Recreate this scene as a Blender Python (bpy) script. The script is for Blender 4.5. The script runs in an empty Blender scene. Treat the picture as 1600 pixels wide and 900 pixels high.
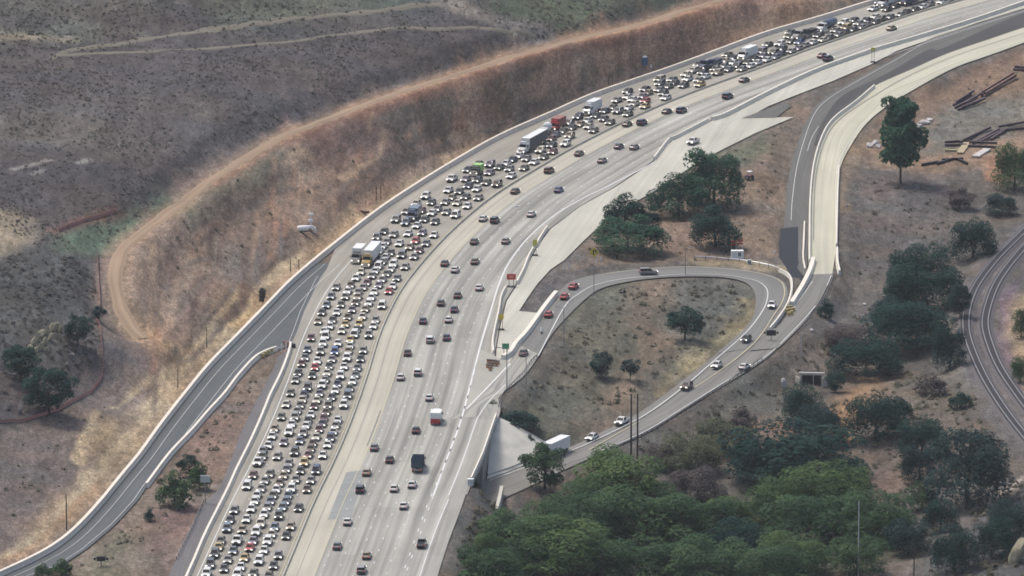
import bpy, math, random
import numpy as np
from mathutils import Vector, Matrix
from mathutils.kdtree import KDTree
from mathutils.geometry import tessellate_polygon

random.seed(7)
RNG = np.random.default_rng(11)
sc = bpy.context.scene
COL = sc.collection

# ------------------------------------------------------------------ camera, sky, sun, exposure
FPX = 12466.0                       # focal length in units of 1/1600 of the picture width
PITCH = math.radians(12.0)
DIST = 2085.0
CP, SP = math.cos(PITCH), math.sin(PITCH)
CAM = np.array([0.0, -DIST * CP, DIST * SP])
cam_d = bpy.data.cameras.new("camera")
cam_d.sensor_width = 36.0
cam_d.lens = 36.0 * FPX / 1600.0
cam_d.clip_start = 20.0
cam_d.clip_end = 30000.0
cam = bpy.data.objects.new("camera", cam_d)
COL.objects.link(cam)
cam.location = CAM
cam.rotation_euler = (math.radians(90.0) - PITCH, 0.0, 0.0)
sc.camera = cam

SUN_EL, SUN_AZ = math.radians(63), math.radians(-50)      # azimuth from +Y towards +X
world = bpy.data.worlds.new("World")
sc.world = world
world.use_nodes = True
wn = world.node_tree
bg = wn.nodes["Background"]
sky = wn.nodes.new("ShaderNodeTexSky")
sky.sky_type = 'NISHITA'
sky.sun_disc = False
sky.sun_elevation = SUN_EL
sky.sun_rotation = SUN_AZ
sky.air_density = 1.0
sky.dust_density = 4.0
sky.ozone_density = 1.0
wn.links.new(sky.outputs[0], bg.inputs[0])
bg.inputs[1].default_value = 0.115
sun_d = bpy.data.lights.new("sun", 'SUN')
sun_d.energy = 1.35
sun_d.angle = math.radians(13)
sun_d.color = (1.0, 0.955, 0.88)
sun = bpy.data.objects.new("sun", sun_d)
COL.objects.link(sun)
sd = Vector((math.sin(SUN_AZ) * math.cos(SUN_EL), math.cos(SUN_AZ) * math.cos(SUN_EL), math.sin(SUN_EL)))
sun.rotation_euler = (-sd).to_track_quat('-Z', 'Y').to_euler()
sun.location = (0, 0, 900)
vs = sc.view_settings
vs.view_transform = 'Standard'
vs.look = 'None'
vs.gamma = 1.0
vs.exposure = 0.82
sc.cycles.filter_width = 1.7
vs.use_curve_mapping = False

# ------------------------------------------------------------------ helpers
def P(px, py, z=0.0):
    """point of the photograph at height z -> world xyz"""
    dx = (px - 800.0) / FPX
    up = (450.0 - py) / FPX
    d = np.array([dx, CP + up * SP, -SP + up * CP])
    t = (z - CAM[2]) / d[2]
    return CAM + d * t

def scale_at(p):
    """photo pixels per metre at world point p"""
    depth = (p[1] - CAM[1]) * CP - (p[2] - CAM[2]) * SP
    return FPX / depth

def crom(pts, n=6):
    pts = np.asarray(pts, float)
    q = np.vstack([2 * pts[0] - pts[1], pts, 2 * pts[-1] - pts[-2]])
    out = []
    for i in range(1, len(q) - 2):
        p0, p1, p2, p3 = q[i - 1], q[i], q[i + 1], q[i + 2]
        for k in range(n):
            t = k / n
            out.append(0.5 * ((2 * p1) + (-p0 + p2) * t + (2 * p0 - 5 * p1 + 4 * p2 - p3) * t * t + (-p0 + 3 * p1 - 3 * p2 + p3) * t ** 3))
    out.append(pts[-1])
    return np.array(out)

def resample(c, step):
    c = np.asarray(c, float)
    d = np.r_[0, np.cumsum(np.linalg.norm(np.diff(c[:, :2], axis=0), axis=1))]
    n = max(2, int(round(d[-1] / step)) + 1)
    t = np.linspace(0, d[-1], n)
    return np.stack([np.interp(t, d, c[:, k]) for k in range(c.shape[1])], 1)

def gsmooth(c, sig):
    n = int(sig * 3)
    k = np.exp(-0.5 * (np.arange(-n, n + 1) / sig) ** 2); k /= k.sum()
    o = c.copy()
    for j in range(c.shape[1]):
        pad = np.r_[2 * c[0, j] - c[n:0:-1, j], c[:, j], 2 * c[-1, j] - c[-2:-n - 2:-1, j]]
        o[:, j] = np.convolve(pad, k, 'valid')
    return o

def curve(pts, z=0.0, step=2.0, sig=0):
    w = np.array([P(p[0], p[1], p[2] if len(p) > 2 else z) for p in pts])
    w = resample(crom(w, 8), step)
    if sig: w = gsmooth(w, sig)
    return w

def normals2(c):
    t = np.gradient(c[:, :2], axis=0)
    t /= np.linalg.norm(t, axis=1)[:, None] + 1e-9
    return t, np.stack([t[:, 1], -t[:, 0]], 1)      # tangent, right-hand normal

def offset(c, d):
    t, n = normals2(c)
    o = c.copy(); o[:, :2] += n * d
    return o

def s2l(r, g, b):
    f = lambda v: (v / 255 / 12.92) if v / 255 <= 0.04045 else ((v / 255 + 0.055) / 1.055) ** 2.4
    return np.array([f(r), f(g), f(b)])
KALB = 0.62
def alb(r, g, b, k=None):
    return tuple(s2l(r, g, b) * (KALB if k is None else k))

# ------------------------------------------------------------------ materials
MATS = {}
def nmat(name):
    m = bpy.data.materials.new(name); m.use_nodes = True
    nt = m.node_tree
    return m, nt, nt.nodes["Principled BSDF"]

def plain(name, rgb, rough=0.6, metal=0.0, coat=0.0, emit=None, es=0.0, var=0.0, scale=1.0, spec=0.5):
    if name in MATS: return MATS[name]
    m, nt, b = nmat(name)
    b.inputs["Base Color"].default_value = (*rgb, 1)
    b.inputs["Roughness"].default_value = rough
    b.inputs["Metallic"].default_value = metal
    b.inputs["Coat Weight"].default_value = coat
    b.inputs["Specular IOR Level"].default_value = spec
    if emit:
        b.inputs["Emission Color"].default_value = (*emit, 1)
        b.inputs["Emission Strength"].default_value = es
    if var > 0:
        tc = nt.nodes.new("ShaderNodeTexCoord")
        nz = nt.nodes.new("ShaderNodeTexNoise"); nz.inputs["Scale"].default_value = scale; nz.inputs["Detail"].default_value = 4
        mr = nt.nodes.new("ShaderNodeMapRange"); mr.inputs[1].default_value = 0.3; mr.inputs[2].default_value = 0.7
        mr.inputs[3].default_value = 1 - var; mr.inputs[4].default_value = 1 + var
        mx = nt.nodes.new("ShaderNodeVectorMath"); mx.operation = 'SCALE'
        mx.inputs[0].default_value = rgb
        nt.links.new(tc.outputs["Object"], nz.inputs["Vector"])
        nt.links.new(nz.outputs["Fac"], mr.inputs[0])
        nt.links.new(mr.outputs[0], mx.inputs["Scale"])
        nt.links.new(mx.outputs[0], b.inputs["Base Color"])
    MATS[name] = m
    return m

def road_mat(name, rgb, streak=0.16, lane=0.0, lane_off=0.0, blotch=0.12, panel=0.0, rough=0.85):
    """UV in metres: u across, v along; wear streaks run along the lanes"""
    m, nt, b = nmat(name)
    L = nt.links.new
    b.inputs["Roughness"].default_value = rough
    b.inputs["Specular IOR Level"].default_value = 0.08
    uv = nt.nodes.new("ShaderNodeUVMap"); uv.uv_map = "UVMap"
    def noise(sx, sy, det, lo, hi, a, c):
        mp = nt.nodes.new("ShaderNodeMapping"); mp.inputs["Scale"].default_value = (sx, sy, 1)
        n = nt.nodes.new("ShaderNodeTexNoise"); n.inputs["Scale"].default_value = 1; n.inputs["Detail"].default_value = det
        r = nt.nodes.new("ShaderNodeMapRange"); r.inputs[1].default_value = lo; r.inputs[2].default_value = hi
        r.inputs[3].default_value = a; r.inputs[4].default_value = c
        L(uv.outputs[0], mp.inputs[0]); L(mp.outputs[0], n.inputs["Vector"]); L(n.outputs["Fac"], r.inputs[0])
        return r.outputs[0]
    def mul(a, c):
        x = nt.nodes.new("ShaderNodeMath"); x.operation = 'MULTIPLY'; L(a, x.inputs[0]); L(c, x.inputs[1]); return x.outputs[0]
    v = mul(noise(0.85, 0.006, 3, .3, .7, 1 - streak, 1 + streak * .7), noise(.05, .03, 4, .3, .7, 1 - blotch, 1 + blotch))
    v = mul(v, noise(1.6, 1.2, 3, .3, .7, .955, 1.045))
    v = mul(v, noise(0.3, 0.012, 2, .35, .65, 1 - streak * .5, 1 + streak * .3))
    if lane > 0:
        sp = nt.nodes.new("ShaderNodeSeparateXYZ"); L(uv.outputs[0], sp.inputs[0])
        a = nt.nodes.new("ShaderNodeMath"); a.operation = 'MULTIPLY_ADD'; L(sp.outputs[0], a.inputs[0])
        a.inputs[1].default_value = 2 * math.pi / 3.65; a.inputs[2].default_value = -2 * math.pi * lane_off / 3.65
        c = nt.nodes.new("ShaderNodeMath"); c.operation = 'COSINE'; L(a.outputs[0], c.inputs[0])
        r = nt.nodes.new("ShaderNodeMapRange"); r.inputs[1].default_value = -1; r.inputs[2].default_value = 1
        r.inputs[3].default_value = 1 - lane; r.inputs[4].default_value = 1 + lane * .6; L(c.outputs[0], r.inputs[0])
        v = mul(v, r.outputs[0])
    if panel > 0:
        mp = nt.nodes.new("ShaderNodeMapping"); mp.inputs["Scale"].default_value = (1 / 3.65, 1 / 46.0, 1)
        mp.inputs["Location"].default_value = (0.09, 0.3, 0)
        fl = nt.nodes.new("ShaderNodeVectorMath"); fl.operation = 'FLOOR'
        w = nt.nodes.new("ShaderNodeTexWhiteNoise"); w.noise_dimensions = '2D'
        r = nt.nodes.new("ShaderNodeMapRange"); r.inputs[3].default_value = 1 - panel; r.inputs[4].default_value = 1 + panel * .6
        L(uv.outputs[0], mp.inputs[0]); L(mp.outputs[0], fl.inputs[0]); L(fl.outputs[0], w.inputs[0]); L(w.outputs["Value"], r.inputs[0])
        v = mul(v, r.outputs[0])
    mx = nt.nodes.new("ShaderNodeVectorMath"); mx.operation = 'SCALE'; mx.inputs[0].default_value = rgb
    L(v, mx.inputs["Scale"]); L(mx.outputs[0], b.inputs["Base Color"])
    return m

# ------------------------------------------------------------------ mesh builder
class MB:
    def __init__(s): s.v, s.f, s.mi = [], [], []
    def add(s, vs, fs, mi=0):
        o = len(s.v); s.v += [tuple(map(float, v)) for v in vs]
        s.f += [tuple(i + o for i in f) for f in fs]; s.mi += [mi] * len(fs)
    def box(s, c, d, rz=0.0, mi=0, top=1.0):
        hx, hy, hz = d[0] / 2, d[1] / 2, d[2] / 2
        ca, sa = math.cos(rz), math.sin(rz)
        vs = []
        for z, k in ((-hz, 1.0), (hz, top)):
            for x, y in ((-hx, -hy), (hx, -hy), (hx, hy), (-hx, hy)):
                x, y = x * k, y * k
                vs.append((c[0] + x * ca - y * sa, c[1] + x * sa + y * ca, c[2] + z))
        s.add(vs, [(3, 2, 1, 0), (4, 5, 6, 7), (0, 1, 5, 4), (1, 2, 6, 5), (2, 3, 7, 6), (3, 0, 4, 7)], mi)
    def tube(s, a, b, r0, r1=None, n=8, mi=0):
        r1 = r0 if r1 is None else r1
        a, b = Vector(a), Vector(b)
        ax = (b - a).normalized(); u = ax.orthogonal().normalized(); w = ax.cross(u)
        vs = [a + (u * math.cos(2 * math.pi * i / n) + w * math.sin(2 * math.pi * i / n)) * r0 for i in range(n)]
        vs += [b + (u * math.cos(2 * math.pi * i / n) + w * math.sin(2 * math.pi * i / n)) * r1 for i in range(n)]
        fs = [(i, (i + 1) % n, n + (i + 1) % n, n + i) for i in range(n)] + [tuple(range(n - 1, -1, -1)), tuple(range(n, 2 * n))]
        s.add(vs, fs, mi)
    def ball(s, c, r, seg=8, ring=6, mi=0):
        r = (r, r, r) if not hasattr(r, '__len__') else r
        vs = [(c[0], c[1], c[2] + r[2])]
        for j in range(1, ring):
            a = math.pi * j / ring
            for i in range(seg):
                t = 2 * math.pi * i / seg
                vs.append((c[0] + r[0] * math.sin(a) * math.cos(t), c[1] + r[1] * math.sin(a) * math.sin(t), c[2] + r[2] * math.cos(a)))
        vs.append((c[0], c[1], c[2] - r[2]))
        fs = [(0, 1 + i, 1 + (i + 1) % seg) for i in range(seg)]
        for j in range(ring - 2):
            o = 1 + j * seg
            fs += [(o + i, o + seg + i, o + seg + (i + 1) % seg, o + (i + 1) % seg) for i in range(seg)]
        o = 1 + (ring - 2) * seg
        fs += [(o + i, len(vs) - 1, o + (i + 1) % seg) for i in range(seg)]
        s.add(vs, fs, mi)
    def loft(s, rings, mi=0, cap=True):
        n = len(rings[0]); vs = [v for r in rings for v in r]; fs = []
        for k in range(len(rings) - 1):
            for i in range(n):
                j = (i + 1) % n
                fs.append((k * n + i, k * n + j, (k + 1) * n + j, (k + 1) * n + i))
        if cap: fs += [tuple(range(n - 1, -1, -1)), tuple(range((len(rings) - 1) * n, len(rings) * n))]
        s.add(vs, fs, mi)
    def mesh(s, name, mats):
        me = bpy.data.meshes.new(name); me.from_pydata(s.v, [], s.f)
        for m in (mats if isinstance(mats, (list, tuple)) else [mats]): me.materials.append(m)
        if any(s.mi): me.polygons.foreach_set("material_index", s.mi)
        me.update(); return me
    def build(s, name, mats, parent=None):
        return link(name, s.mesh(name, mats), parent)

def link(name, me, parent=None):
    o = bpy.data.objects.new(name, me); COL.objects.link(o)
    if parent is not None: o.parent = parent
    return o

def tag(o, label=None, cat=None, group=None, kind=None):
    if label: o["label"] = label
    if cat: o["category"] = cat
    if group: o["group"] = group
    if kind: o["kind"] = kind
    return o

def empty(name, loc, rz=0.0, label=None, cat=None, group=None):
    o = bpy.data.objects.new(name, None); COL.objects.link(o)
    o.empty_display_size = 0.5
    o.location = [float(v) for v in loc]; o.rotation_euler = (0, 0, rz)
    return tag(o, label, cat, group)

def copy_tree(src, loc, rz, label=None, cat=None, group=None, mat=None, kids=None):
    r = src.copy(); COL.objects.link(r); r.location = [float(v) for v in loc]; r.rotation_euler = (0, 0, rz)
    for key in ("label", "category", "group"):
        if key in r: del r[key]
    tag(r, label, cat, group)
    for ch in (kids if kids is not None else list(src.children)):
        c = ch.copy(); COL.objects.link(c); c.parent = r
        sub = [g for g in ch.children]
        for g in sub:
            d = g.copy(); COL.objects.link(d); d.parent = c
    return r

def np_mesh(name, verts, quads, mat=None, cols=None, tris=False):
    me = bpy.data.meshes.new(name)
    verts = np.ascontiguousarray(verts, np.float32); quads = np.ascontiguousarray(quads, np.int32)
    k = quads.shape[1]
    me.vertices.add(len(verts)); me.vertices.foreach_set("co", verts.ravel())
    me.loops.add(quads.size); me.loops.foreach_set("vertex_index", quads.ravel())
    me.polygons.add(len(quads)); me.polygons.foreach_set("loop_start", np.arange(0, quads.size, k, dtype=np.int32))
    if cols is not None:
        at = me.color_attributes.new("Col", 'FLOAT_COLOR', 'POINT')
        c4 = np.ones((len(verts), 4), np.float32); c4[:, :3] = cols
        at.data.foreach_set("color", c4.ravel())
    me.update(calc_edges=True)
    if mat: me.materials.append(mat)
    return me

def smooth_shade(me):
    me.polygons.foreach_set("use_smooth", [True] * len(me.polygons))
# ------------------------------------------------------------------ road geometry, traced on the photograph and put on the ground
A_PX = [(1560,-58),(1460,-24),(1360,6),(1280,31),(1197,55),(1110,87),(1050,109),(1000,126),(925,152),(860,181),(800,207),(760,227),(700,262),(650,293),(600,326),(560,356),(525,384),(490,412),(450,447),(425,473),(397,502),(360,540),(325,576),(285,625),(247,674),(217,716),(190,748),(162,783),(140,808),(117,832),(97,849),(75,864),(40,882),(0,900),(-60,925),(-160,960)]
M1_PX = [(1640,-36),(1560,-16),(1500,2),(1440,18),(1390,35),(1335,54),(1280,72),(1240,87),(1190,106),(1140,124),(1090,142),(1045,160),(1005,177),(965,196),(920,219),(885,237),(845,261),(810,282),(780,300),(740,331),(715,353),(690,377),(664,406),(640,435),(622,461),(608,490),(592,526),(573,590),(545,668),(518,730),(492,782),(464,850),(443,900),(420,955),(395,1015)]
B_PX = [(454,540),(453,548),(447,567),(437,592),(422,622),(412,647),(400,675),(386,705),(370,737),(356,768),(340,800),(320,840),(303,880),(294,900),(270,955),(245,1015)]
SLIP_R = [(511,420),(500,435),(493,449),(475,487),(464,518),(455,540)]
RB_PX = [(1660,-12),(1600,6),(1525,32),(1450,55),(1375,77),(1350,85),(1275,112),(1200,147),(1136,180),(1106,190),(1060,214),(1040,226),(1022,250),(960,292),(905,322),(858,358),(838,385),(820,418),(806,445),(790,470),(781,505),(774,545),(770,575),(779,600),(779,640),(767,675),(755,710),(744,735),(733,757),(722,790),(700,848),(682,905),(655,960),(630,1015)]
E_PX = [(1022,254),(960,286),(905,313),(860,341),(823,374),(801,402),(789,422),(779,446),(770,475),(758,515),(748,550),(729,625),(716,670),(700,712),(677,775)]
LEFT_PX = A_PX[:17] + [(511,420)] + SLIP_R[1:-1] + B_PX

Mc = curve(M1_PX, 0.0, 2.0, sig=6)
Mt, Mn = normals2(Mc)                      # Mn points to the right-hand carriageway?
_probe = P(560, 700, 0)[:2]
_i = np.argmin(np.linalg.norm(Mc[:, :2] - _probe, axis=1))
SIDE = 1.0 if np.dot(_probe - Mc[_i, :2], Mn[_i]) > 0 else -1.0
Mn = Mn * SIDE                             # now Mn points to the outbound (right) side
Mlen = np.r_[0, np.cumsum(np.linalg.norm(np.diff(Mc[:, :2], axis=0), axis=1))]
def moff(d, i0=0, i1=None):
    o = Mc.copy(); o[:, :2] += Mn * d; return o[i0:i1]
def ray_hit(i, poly, sgn, dmax=120):
    """distance from station i along the normal to a polyline"""
    p = Mc[i, :2]; n = Mn[i] * sgn
    a, b = poly[:-1, :2], poly[1:, :2]
    e = b - a; q = a - p
    den = n[0] * e[:, 1] - n[1] * e[:, 0]
    with np.errstate(divide='ignore', invalid='ignore'):
        t = (q[:, 0] * e[:, 1] - q[:, 1] * e[:, 0]) / den
        u = (q[:, 0] * n[1] - q[:, 1] * n[0]) / den
    ok = (np.abs(den) > 1e-9) & (t > 1) & (t < dmax) & (u >= -1e-6) & (u <= 1 + 1e-6)
    return t[ok].min() if ok.any() else np.nan
LEFT_W = resample(np.array([P(x, y, 0) for x, y in LEFT_PX]), 1.0)
RB_W = resample(np.array([P(x, y, 0) for x, y in RB_PX]), 1.0)
dL = np.array([ray_hit(i, LEFT_W, -1) for i in range(len(Mc))])
dR = np.array([ray_hit(i, RB_W, 1) for i in range(len(Mc))])
def fillnan(a):
    ok = ~np.isnan(a); return np.interp(np.arange(len(a)), np.arange(len(a))[ok], a[ok])
dL, dR = fillnan(dL), fillnan(dR)

SAMPLES = []                               # (x, y, z) of every road surface, for fitting the terrain under it
def strip_mesh(L, R, ncol=4, u0=None, uv_s=None):
    """quad strip between two matched polylines; UV in metres"""
    n = len(L)
    w = np.linalg.norm(R[:, :2] - L[:, :2], axis=1)
    c = (L + R) / 2
    s = np.r_[0, np.cumsum(np.linalg.norm(np.diff(c[:, :2], axis=0), axis=1))] if uv_s is None else uv_s
    t = np.linspace(0, 1, ncol + 1)
    V = L[:, None, :] * (1 - t)[None, :, None] + R[:, None, :] * t[None, :, None]
    U = (np.zeros(n) if u0 is None else u0)[:, None] + w[:, None] * t[None, :]
    vv = V.reshape(-1, 3); uu = np.stack([U.ravel(), np.repeat(s, ncol + 1)], 1)
    i, j = np.meshgrid(np.arange(n - 1), np.arange(ncol), indexing='ij')
    a = (i * (ncol + 1) + j).ravel()
    q = np.stack([a, a + 1, a + ncol + 2, a + ncol + 1], 1)
    p0, p1, p2 = vv[q[0, 0]], vv[q[0, 1]], vv[q[0, 2]]
    if np.cross(p1 - p0, p2 - p0)[2] < 0: q = q[:, ::-1]
    return vv, q, uu
def add_uv(me, uu):
    uvl = me.uv_layers.new(name="UVMap")
    li = np.empty(len(me.loops), np.int32); me.loops.foreach_get("vertex_index", li)
    uvl.data.foreach_set("uv", np.ascontiguousarray(uu[li], np.float32).ravel())
def add_samples(L, R, step=1.5, keep=None):
    for k in range(len(L)):
        w = np.linalg.norm(R[k, :2] - L[k, :2]); m = max(2, int(w / step) + 1)
        t = np.linspace(0, 1, m)[:, None]
        q = L[k] * (1 - t) + R[k] * t
        if keep is not None: q = q[[keep(v) for v in q]]
        SAMPLES.append(q)
def road(name, L, R, mat, ncol=4, u0=None, uv_s=None, samples=True, keep=None, dz=0.0):
    vv, q, uu = strip_mesh(L, R, ncol, u0, uv_s)
    if dz: vv = vv + np.array([0, 0, dz])
    me = np_mesh(name, vv, q, mat); add_uv(me, uu)
    o = link(name, me); tag(o, kind='structure')
    if samples: add_samples(L, R, keep=keep)
    return o
def pair_strip(rows, step=2.0, sig=0):
    """rows of (left px, left py, right px, right py, z)"""
    Lw = np.array([P(r[0], r[1], r[4]) for r in rows]); Rw = np.array([P(r[2], r[3], r[4]) for r in rows])
    both = crom(np.hstack([Lw, Rw]), 8)
    d = np.r_[0, np.cumsum(np.linalg.norm(np.diff(both[:, :2] + both[:, 3:5], axis=0), axis=1) / 2)]
    n = int(d[-1] / step) + 2; t = np.linspace(0, d[-1], n)
    both = np.stack([np.interp(t, d, both[:, k]) for k in range(6)], 1)
    if sig: both = gsmooth(both, sig)
    return both[:, :3], both[:, 3:]

CONC = alb(193, 191, 181)
M_jam = road_mat("worn concrete of jammed lanes", alb(180, 175, 162), streak=.16, lane=.05, lane_off=-2.8, panel=.05)
M_main = road_mat("worn concrete of open lanes", alb(186, 184, 174), streak=.30, lane=.09, lane_off=8.7, blotch=.09, panel=.10)
M_med = road_mat("pale concrete of inner shoulder", alb(206, 200, 183), streak=.10, blotch=.08)
M_slip = road_mat("blue grey asphalt", alb(108, 112, 113), streak=.10, blotch=.10)
M_old = road_mat("old grey asphalt", alb(128, 126, 126), streak=.12, blotch=.14)
M_apron = road_mat("pale new concrete", alb(212, 209, 194), streak=.10, blotch=.10)
M_loop = road_mat("grey ramp asphalt", alb(143, 142, 137), streak=.14, blotch=.10)
M_low = road_mat("weathered ramp asphalt", alb(147, 145, 138), streak=.2, blotch=.10)
M_up = road_mat("grey connector asphalt", alb(120, 119, 114), streak=.14, blotch=.10)
M_dark = road_mat("fresh dark asphalt", alb(93, 92, 91), streak=.10, blotch=.10)
M_black = road_mat("new black asphalt", alb(63, 66, 71), streak=.08, blotch=.12)
M_newc = road_mat("cream bridge concrete", alb(214, 210, 188), streak=.14, blotch=.08)

UNDER = [P(x, y, 0)[:2] for x, y in [(800,640),(752,628),(640,700),(600,790),(712,792),(757,720)]]   # opening under the freeway
def in_poly(p, poly):
    x, y = p[0], p[1]; c = False; j = len(poly) - 1
    for i in range(len(poly)):
        xi, yi = poly[i][0], poly[i][1]; xj, yj = poly[j][0], poly[j][1]
        if (yi > y) != (yj > y) and x < (xj - xi) * (y - yi) / (yj - yi) + xi: c = not c
        j = i
    return c
keep_free = lambda v: not in_poly(v, UNDER)

# freeway carriageways
Lw = Mc.copy(); Lw[:, :2] -= Mn * dL[:, None]
road("freeway_inbound_lanes", Lw, Mc, M_jam, 10, u0=-dL, uv_s=Mlen)
Rw = Mc.copy(); Rw[:, :2] += Mn * dR[:, None]
m68 = moff(6.9)
road("freeway_inner_shoulder", Mc, m68, M_med, 3, u0=np.zeros(len(Mc)), uv_s=Mlen)
road("freeway_outbound_lanes", m68, Rw, M_main, 10, u0=np.full(len(Mc), 6.9), uv_s=Mlen, keep=keep_free)

# slip road on the left
Ac = curve(A_PX, 0.0, 2.0, sig=3)
ia = np.argmin(np.linalg.norm(Ac[:, :2] - P(490, 412)[:2], axis=1))
An = normals2(Ac)[1]
if np.dot(P(700, 420)[:2] - Ac[ia, :2], An[ia]) < 0: An = -An
SR_PX = [(511,420),(500,435),(493,449),(475,487),(464,518),(456,538),(440,545),(415,553),(397,564),(372,591),(350,620),(325,647),(300,676),(265,713),(229,761),(215,782),(180,820),(135,858),(95,884),(50,900),(0,925),(-120,965)]
SRw = resample(np.array([P(x, y, 0) for x, y in SR_PX]), 1.0)
Ls, Rs = [], []
for i in range(ia, len(Ac)):
    p, n = Ac[i, :2], An[i]
    a, b = SRw[:-1, :2], SRw[1:, :2]; e = b - a; q = a - p
    den = n[0] * e[:, 1] - n[1] * e[:, 0]
    t = (q[:, 0] * e[:, 1] - q[:, 1] * e[:, 0]) / den; u = (q[:, 0] * n[1] - q[:, 1] * n[0]) / den
    ok = (t > .5) & (t < 40) & (u >= 0) & (u <= 1)
    Ls.append(Ac[i]); Rs.append(np.r_[p + n * (t[ok].min() if ok.any() else np.nan), 0.0])
Ls, Rs = np.array(Ls), np.array(Rs)
wS = fillnan(np.linalg.norm(Rs[:, :2] - Ls[:, :2], axis=1))
k0 = int(np.argmin(np.abs(wS - wS)))
Rs[:, :2] = Ls[:, :2] + An[ia:] * wS[:, None]
road("slip_road", Ls, Rs, M_slip, 5, dz=-0.02)
def soff(d, i0=0, i1=None):
    o = Ls.copy(); o[:, :2] += An[ia:] * d; return o[i0:i1]

# old frontage strip beside the jammed lanes
STRIP_L = [(436,556),(430,570),(415,600),(400,628),(377,676),(345,757),(315,792),(277,872),(258,910),(230,965)]
STRIP_R = [(454,545),(446,570),(434,598),(419,627),(398,678),(368,740),(337,805),(301,884),(286,915),(262,970)]
rowsO = [(l[0], l[1], r[0], r[1], -0.02) for l, r in zip(STRIP_L, STRIP_R)]
oL, oR = pair_strip(rowsO)
road("frontage_strip", oL, oR, M_old, 3, dz=-0.03)
# concrete gore between slip road and jam
GORE = [(456,536),(470,508),(482,478),(500,452),(470,540),(452,566),(446,556)]

# off-ramp and loop
LOOP = [(700,655,760,650,0),(727,638,779,622,0),(760,606,790,610,0),(794,569,818,588,0),(811,543,841,557,0),(835,508,864,520,0),(864,466,894,487,-.1),
        (887,443,926,458,-.3),(913,433,950,447,-.5),(945,427,977,441,-.7),(996,421,1010,436,-.9),(1071,416,1068,432,-1.3),(1146,420,1125,433,-1.8),
        (1193,427,1160,439,-2.2),(1222,438,1175,450,-2.5),(1231,455,1181,464,-2.8),(1227,475,1180,482,-3.0),(1214,497,1172,503,-3.3),(1198,517,1150,526,-3.6),(1170,545,1120,552,-4.0)]
lL, lR = pair_strip(LOOP, 1.5, sig=1.5)
kc = int(np.argmin(np.linalg.norm(lL[:, :2] - P(813, 540)[:2], axis=1)))
road("off_ramp", lL[:kc + 1], lR[:kc + 1], M_main, 4, dz=0.035, keep=keep_free)
road("loop_ramp", lL[kc:], lR[kc:], M_loop, 4, dz=0.04)
LOWR = [(1176,510,1245,516,-3.5),(1146,530,1234,525,-3.7),(1108,562,1197,560,-4.3),(1062,598,1126,605,-5.1),(1000,644,1062,645,-6.0),(938,676,1012,676,-6.8),
        (888,700,940,708,-7.4),(825,722,884,733,-7.9),(760,748,826,761,-8.0),(700,772,770,786,-8.0),(620,805,690,822,-8.0),(560,830,630,846,-8.0)]
wL, wR = pair_strip(LOWR, 2.0, sig=1.5)
road("lower_road", wL, wR, M_low, 5)

# connector roads at the upper right
upl = [(1700,12),(1600,43),(1500,76),(1425,107),(1366,135),(1337,161),(1300,190),(1282,220),(1270,262),(1265,312),(1264,375),(1264,432)]
upr = [(1760,20),(1650,50),(1550,85),(1487,108),(1414,148),(1380,170),(1352,195),(1331,225),(1313,262),(1309,312),(1307,380),(1300,432)]
upz = [0,0,0,0,0,0,-.3,-.6,-1.0,-1.5,-2.2,-2.8]
UP = [(l[0], l[1], r[0], r[1], z) for l, r, z in zip(upl, upr, upz)]
uL, uR = pair_strip(UP, 2.0, sig=1)
road("connector_bridge_road", uL, uR, M_newc, 4, dz=0.05)
CON = [(1264,429,1301,428,-2.75),(1255,455,1293,447,-2.9),(1239,479,1279,473,-3.1),(1218,508,1260,499,-3.3),(1192,532,1236,525,-3.66),(1170,548,1216,544,-3.9)]
cL, cR = pair_strip(CON, 2.0)
road("connector_road", cL, cR, M_low, 3, dz=0.06)
asl = [(1680,-8),(1600,14),(1525,37),(1450,62),(1400,89),(1325,130),(1286,155),(1265,180),(1247,222),(1235,262),(1228,312),(1225,350),(1221,390),(1226,425)]
asr = [(1700,12),(1600,43),(1500,76),(1428,107),(1364,136),(1336,161),(1299,190),(1281,220),(1269,262),(1264,312),(1263,350),(1262,390),(1260,436)]
asz = [0,0,0,0,0,0,-.2,-.4,-.7,-1.1,-1.6,-2.0,-2.3,-2.7]
ASP = [(l[0], l[1], r[0], r[1], z) for l, r, z in zip(asl, asr, asz)]
aL, aR = pair_strip(ASP, 2.0, sig=1)
road("construction_road", aL, aR, M_up, 4, dz=-0.02)
drl = [(1660,2),(1600,21),(1550,41),(1470,77),(1450,78),(1380,118),(1322,146),(1297,171),(1280,202),(1272,226)]
drr = [(1700,12),(1600,43),(1550,60),(1480,84),(1428,107),(1364,136),(1336,161),(1299,190),(1283,214),(1277,228)]
drz = [0,0,0,0,0,0,-.1,-.2,-.35,-.45]
dL_, dR_ = pair_strip([(l[0], l[1], r[0], r[1], z) for l, r, z in zip(drl, drr, drz)], 2.0)
road("dark_asphalt_lane", dL_, dR_, M_dark, 3, dz=0.10, samples=False)

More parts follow.
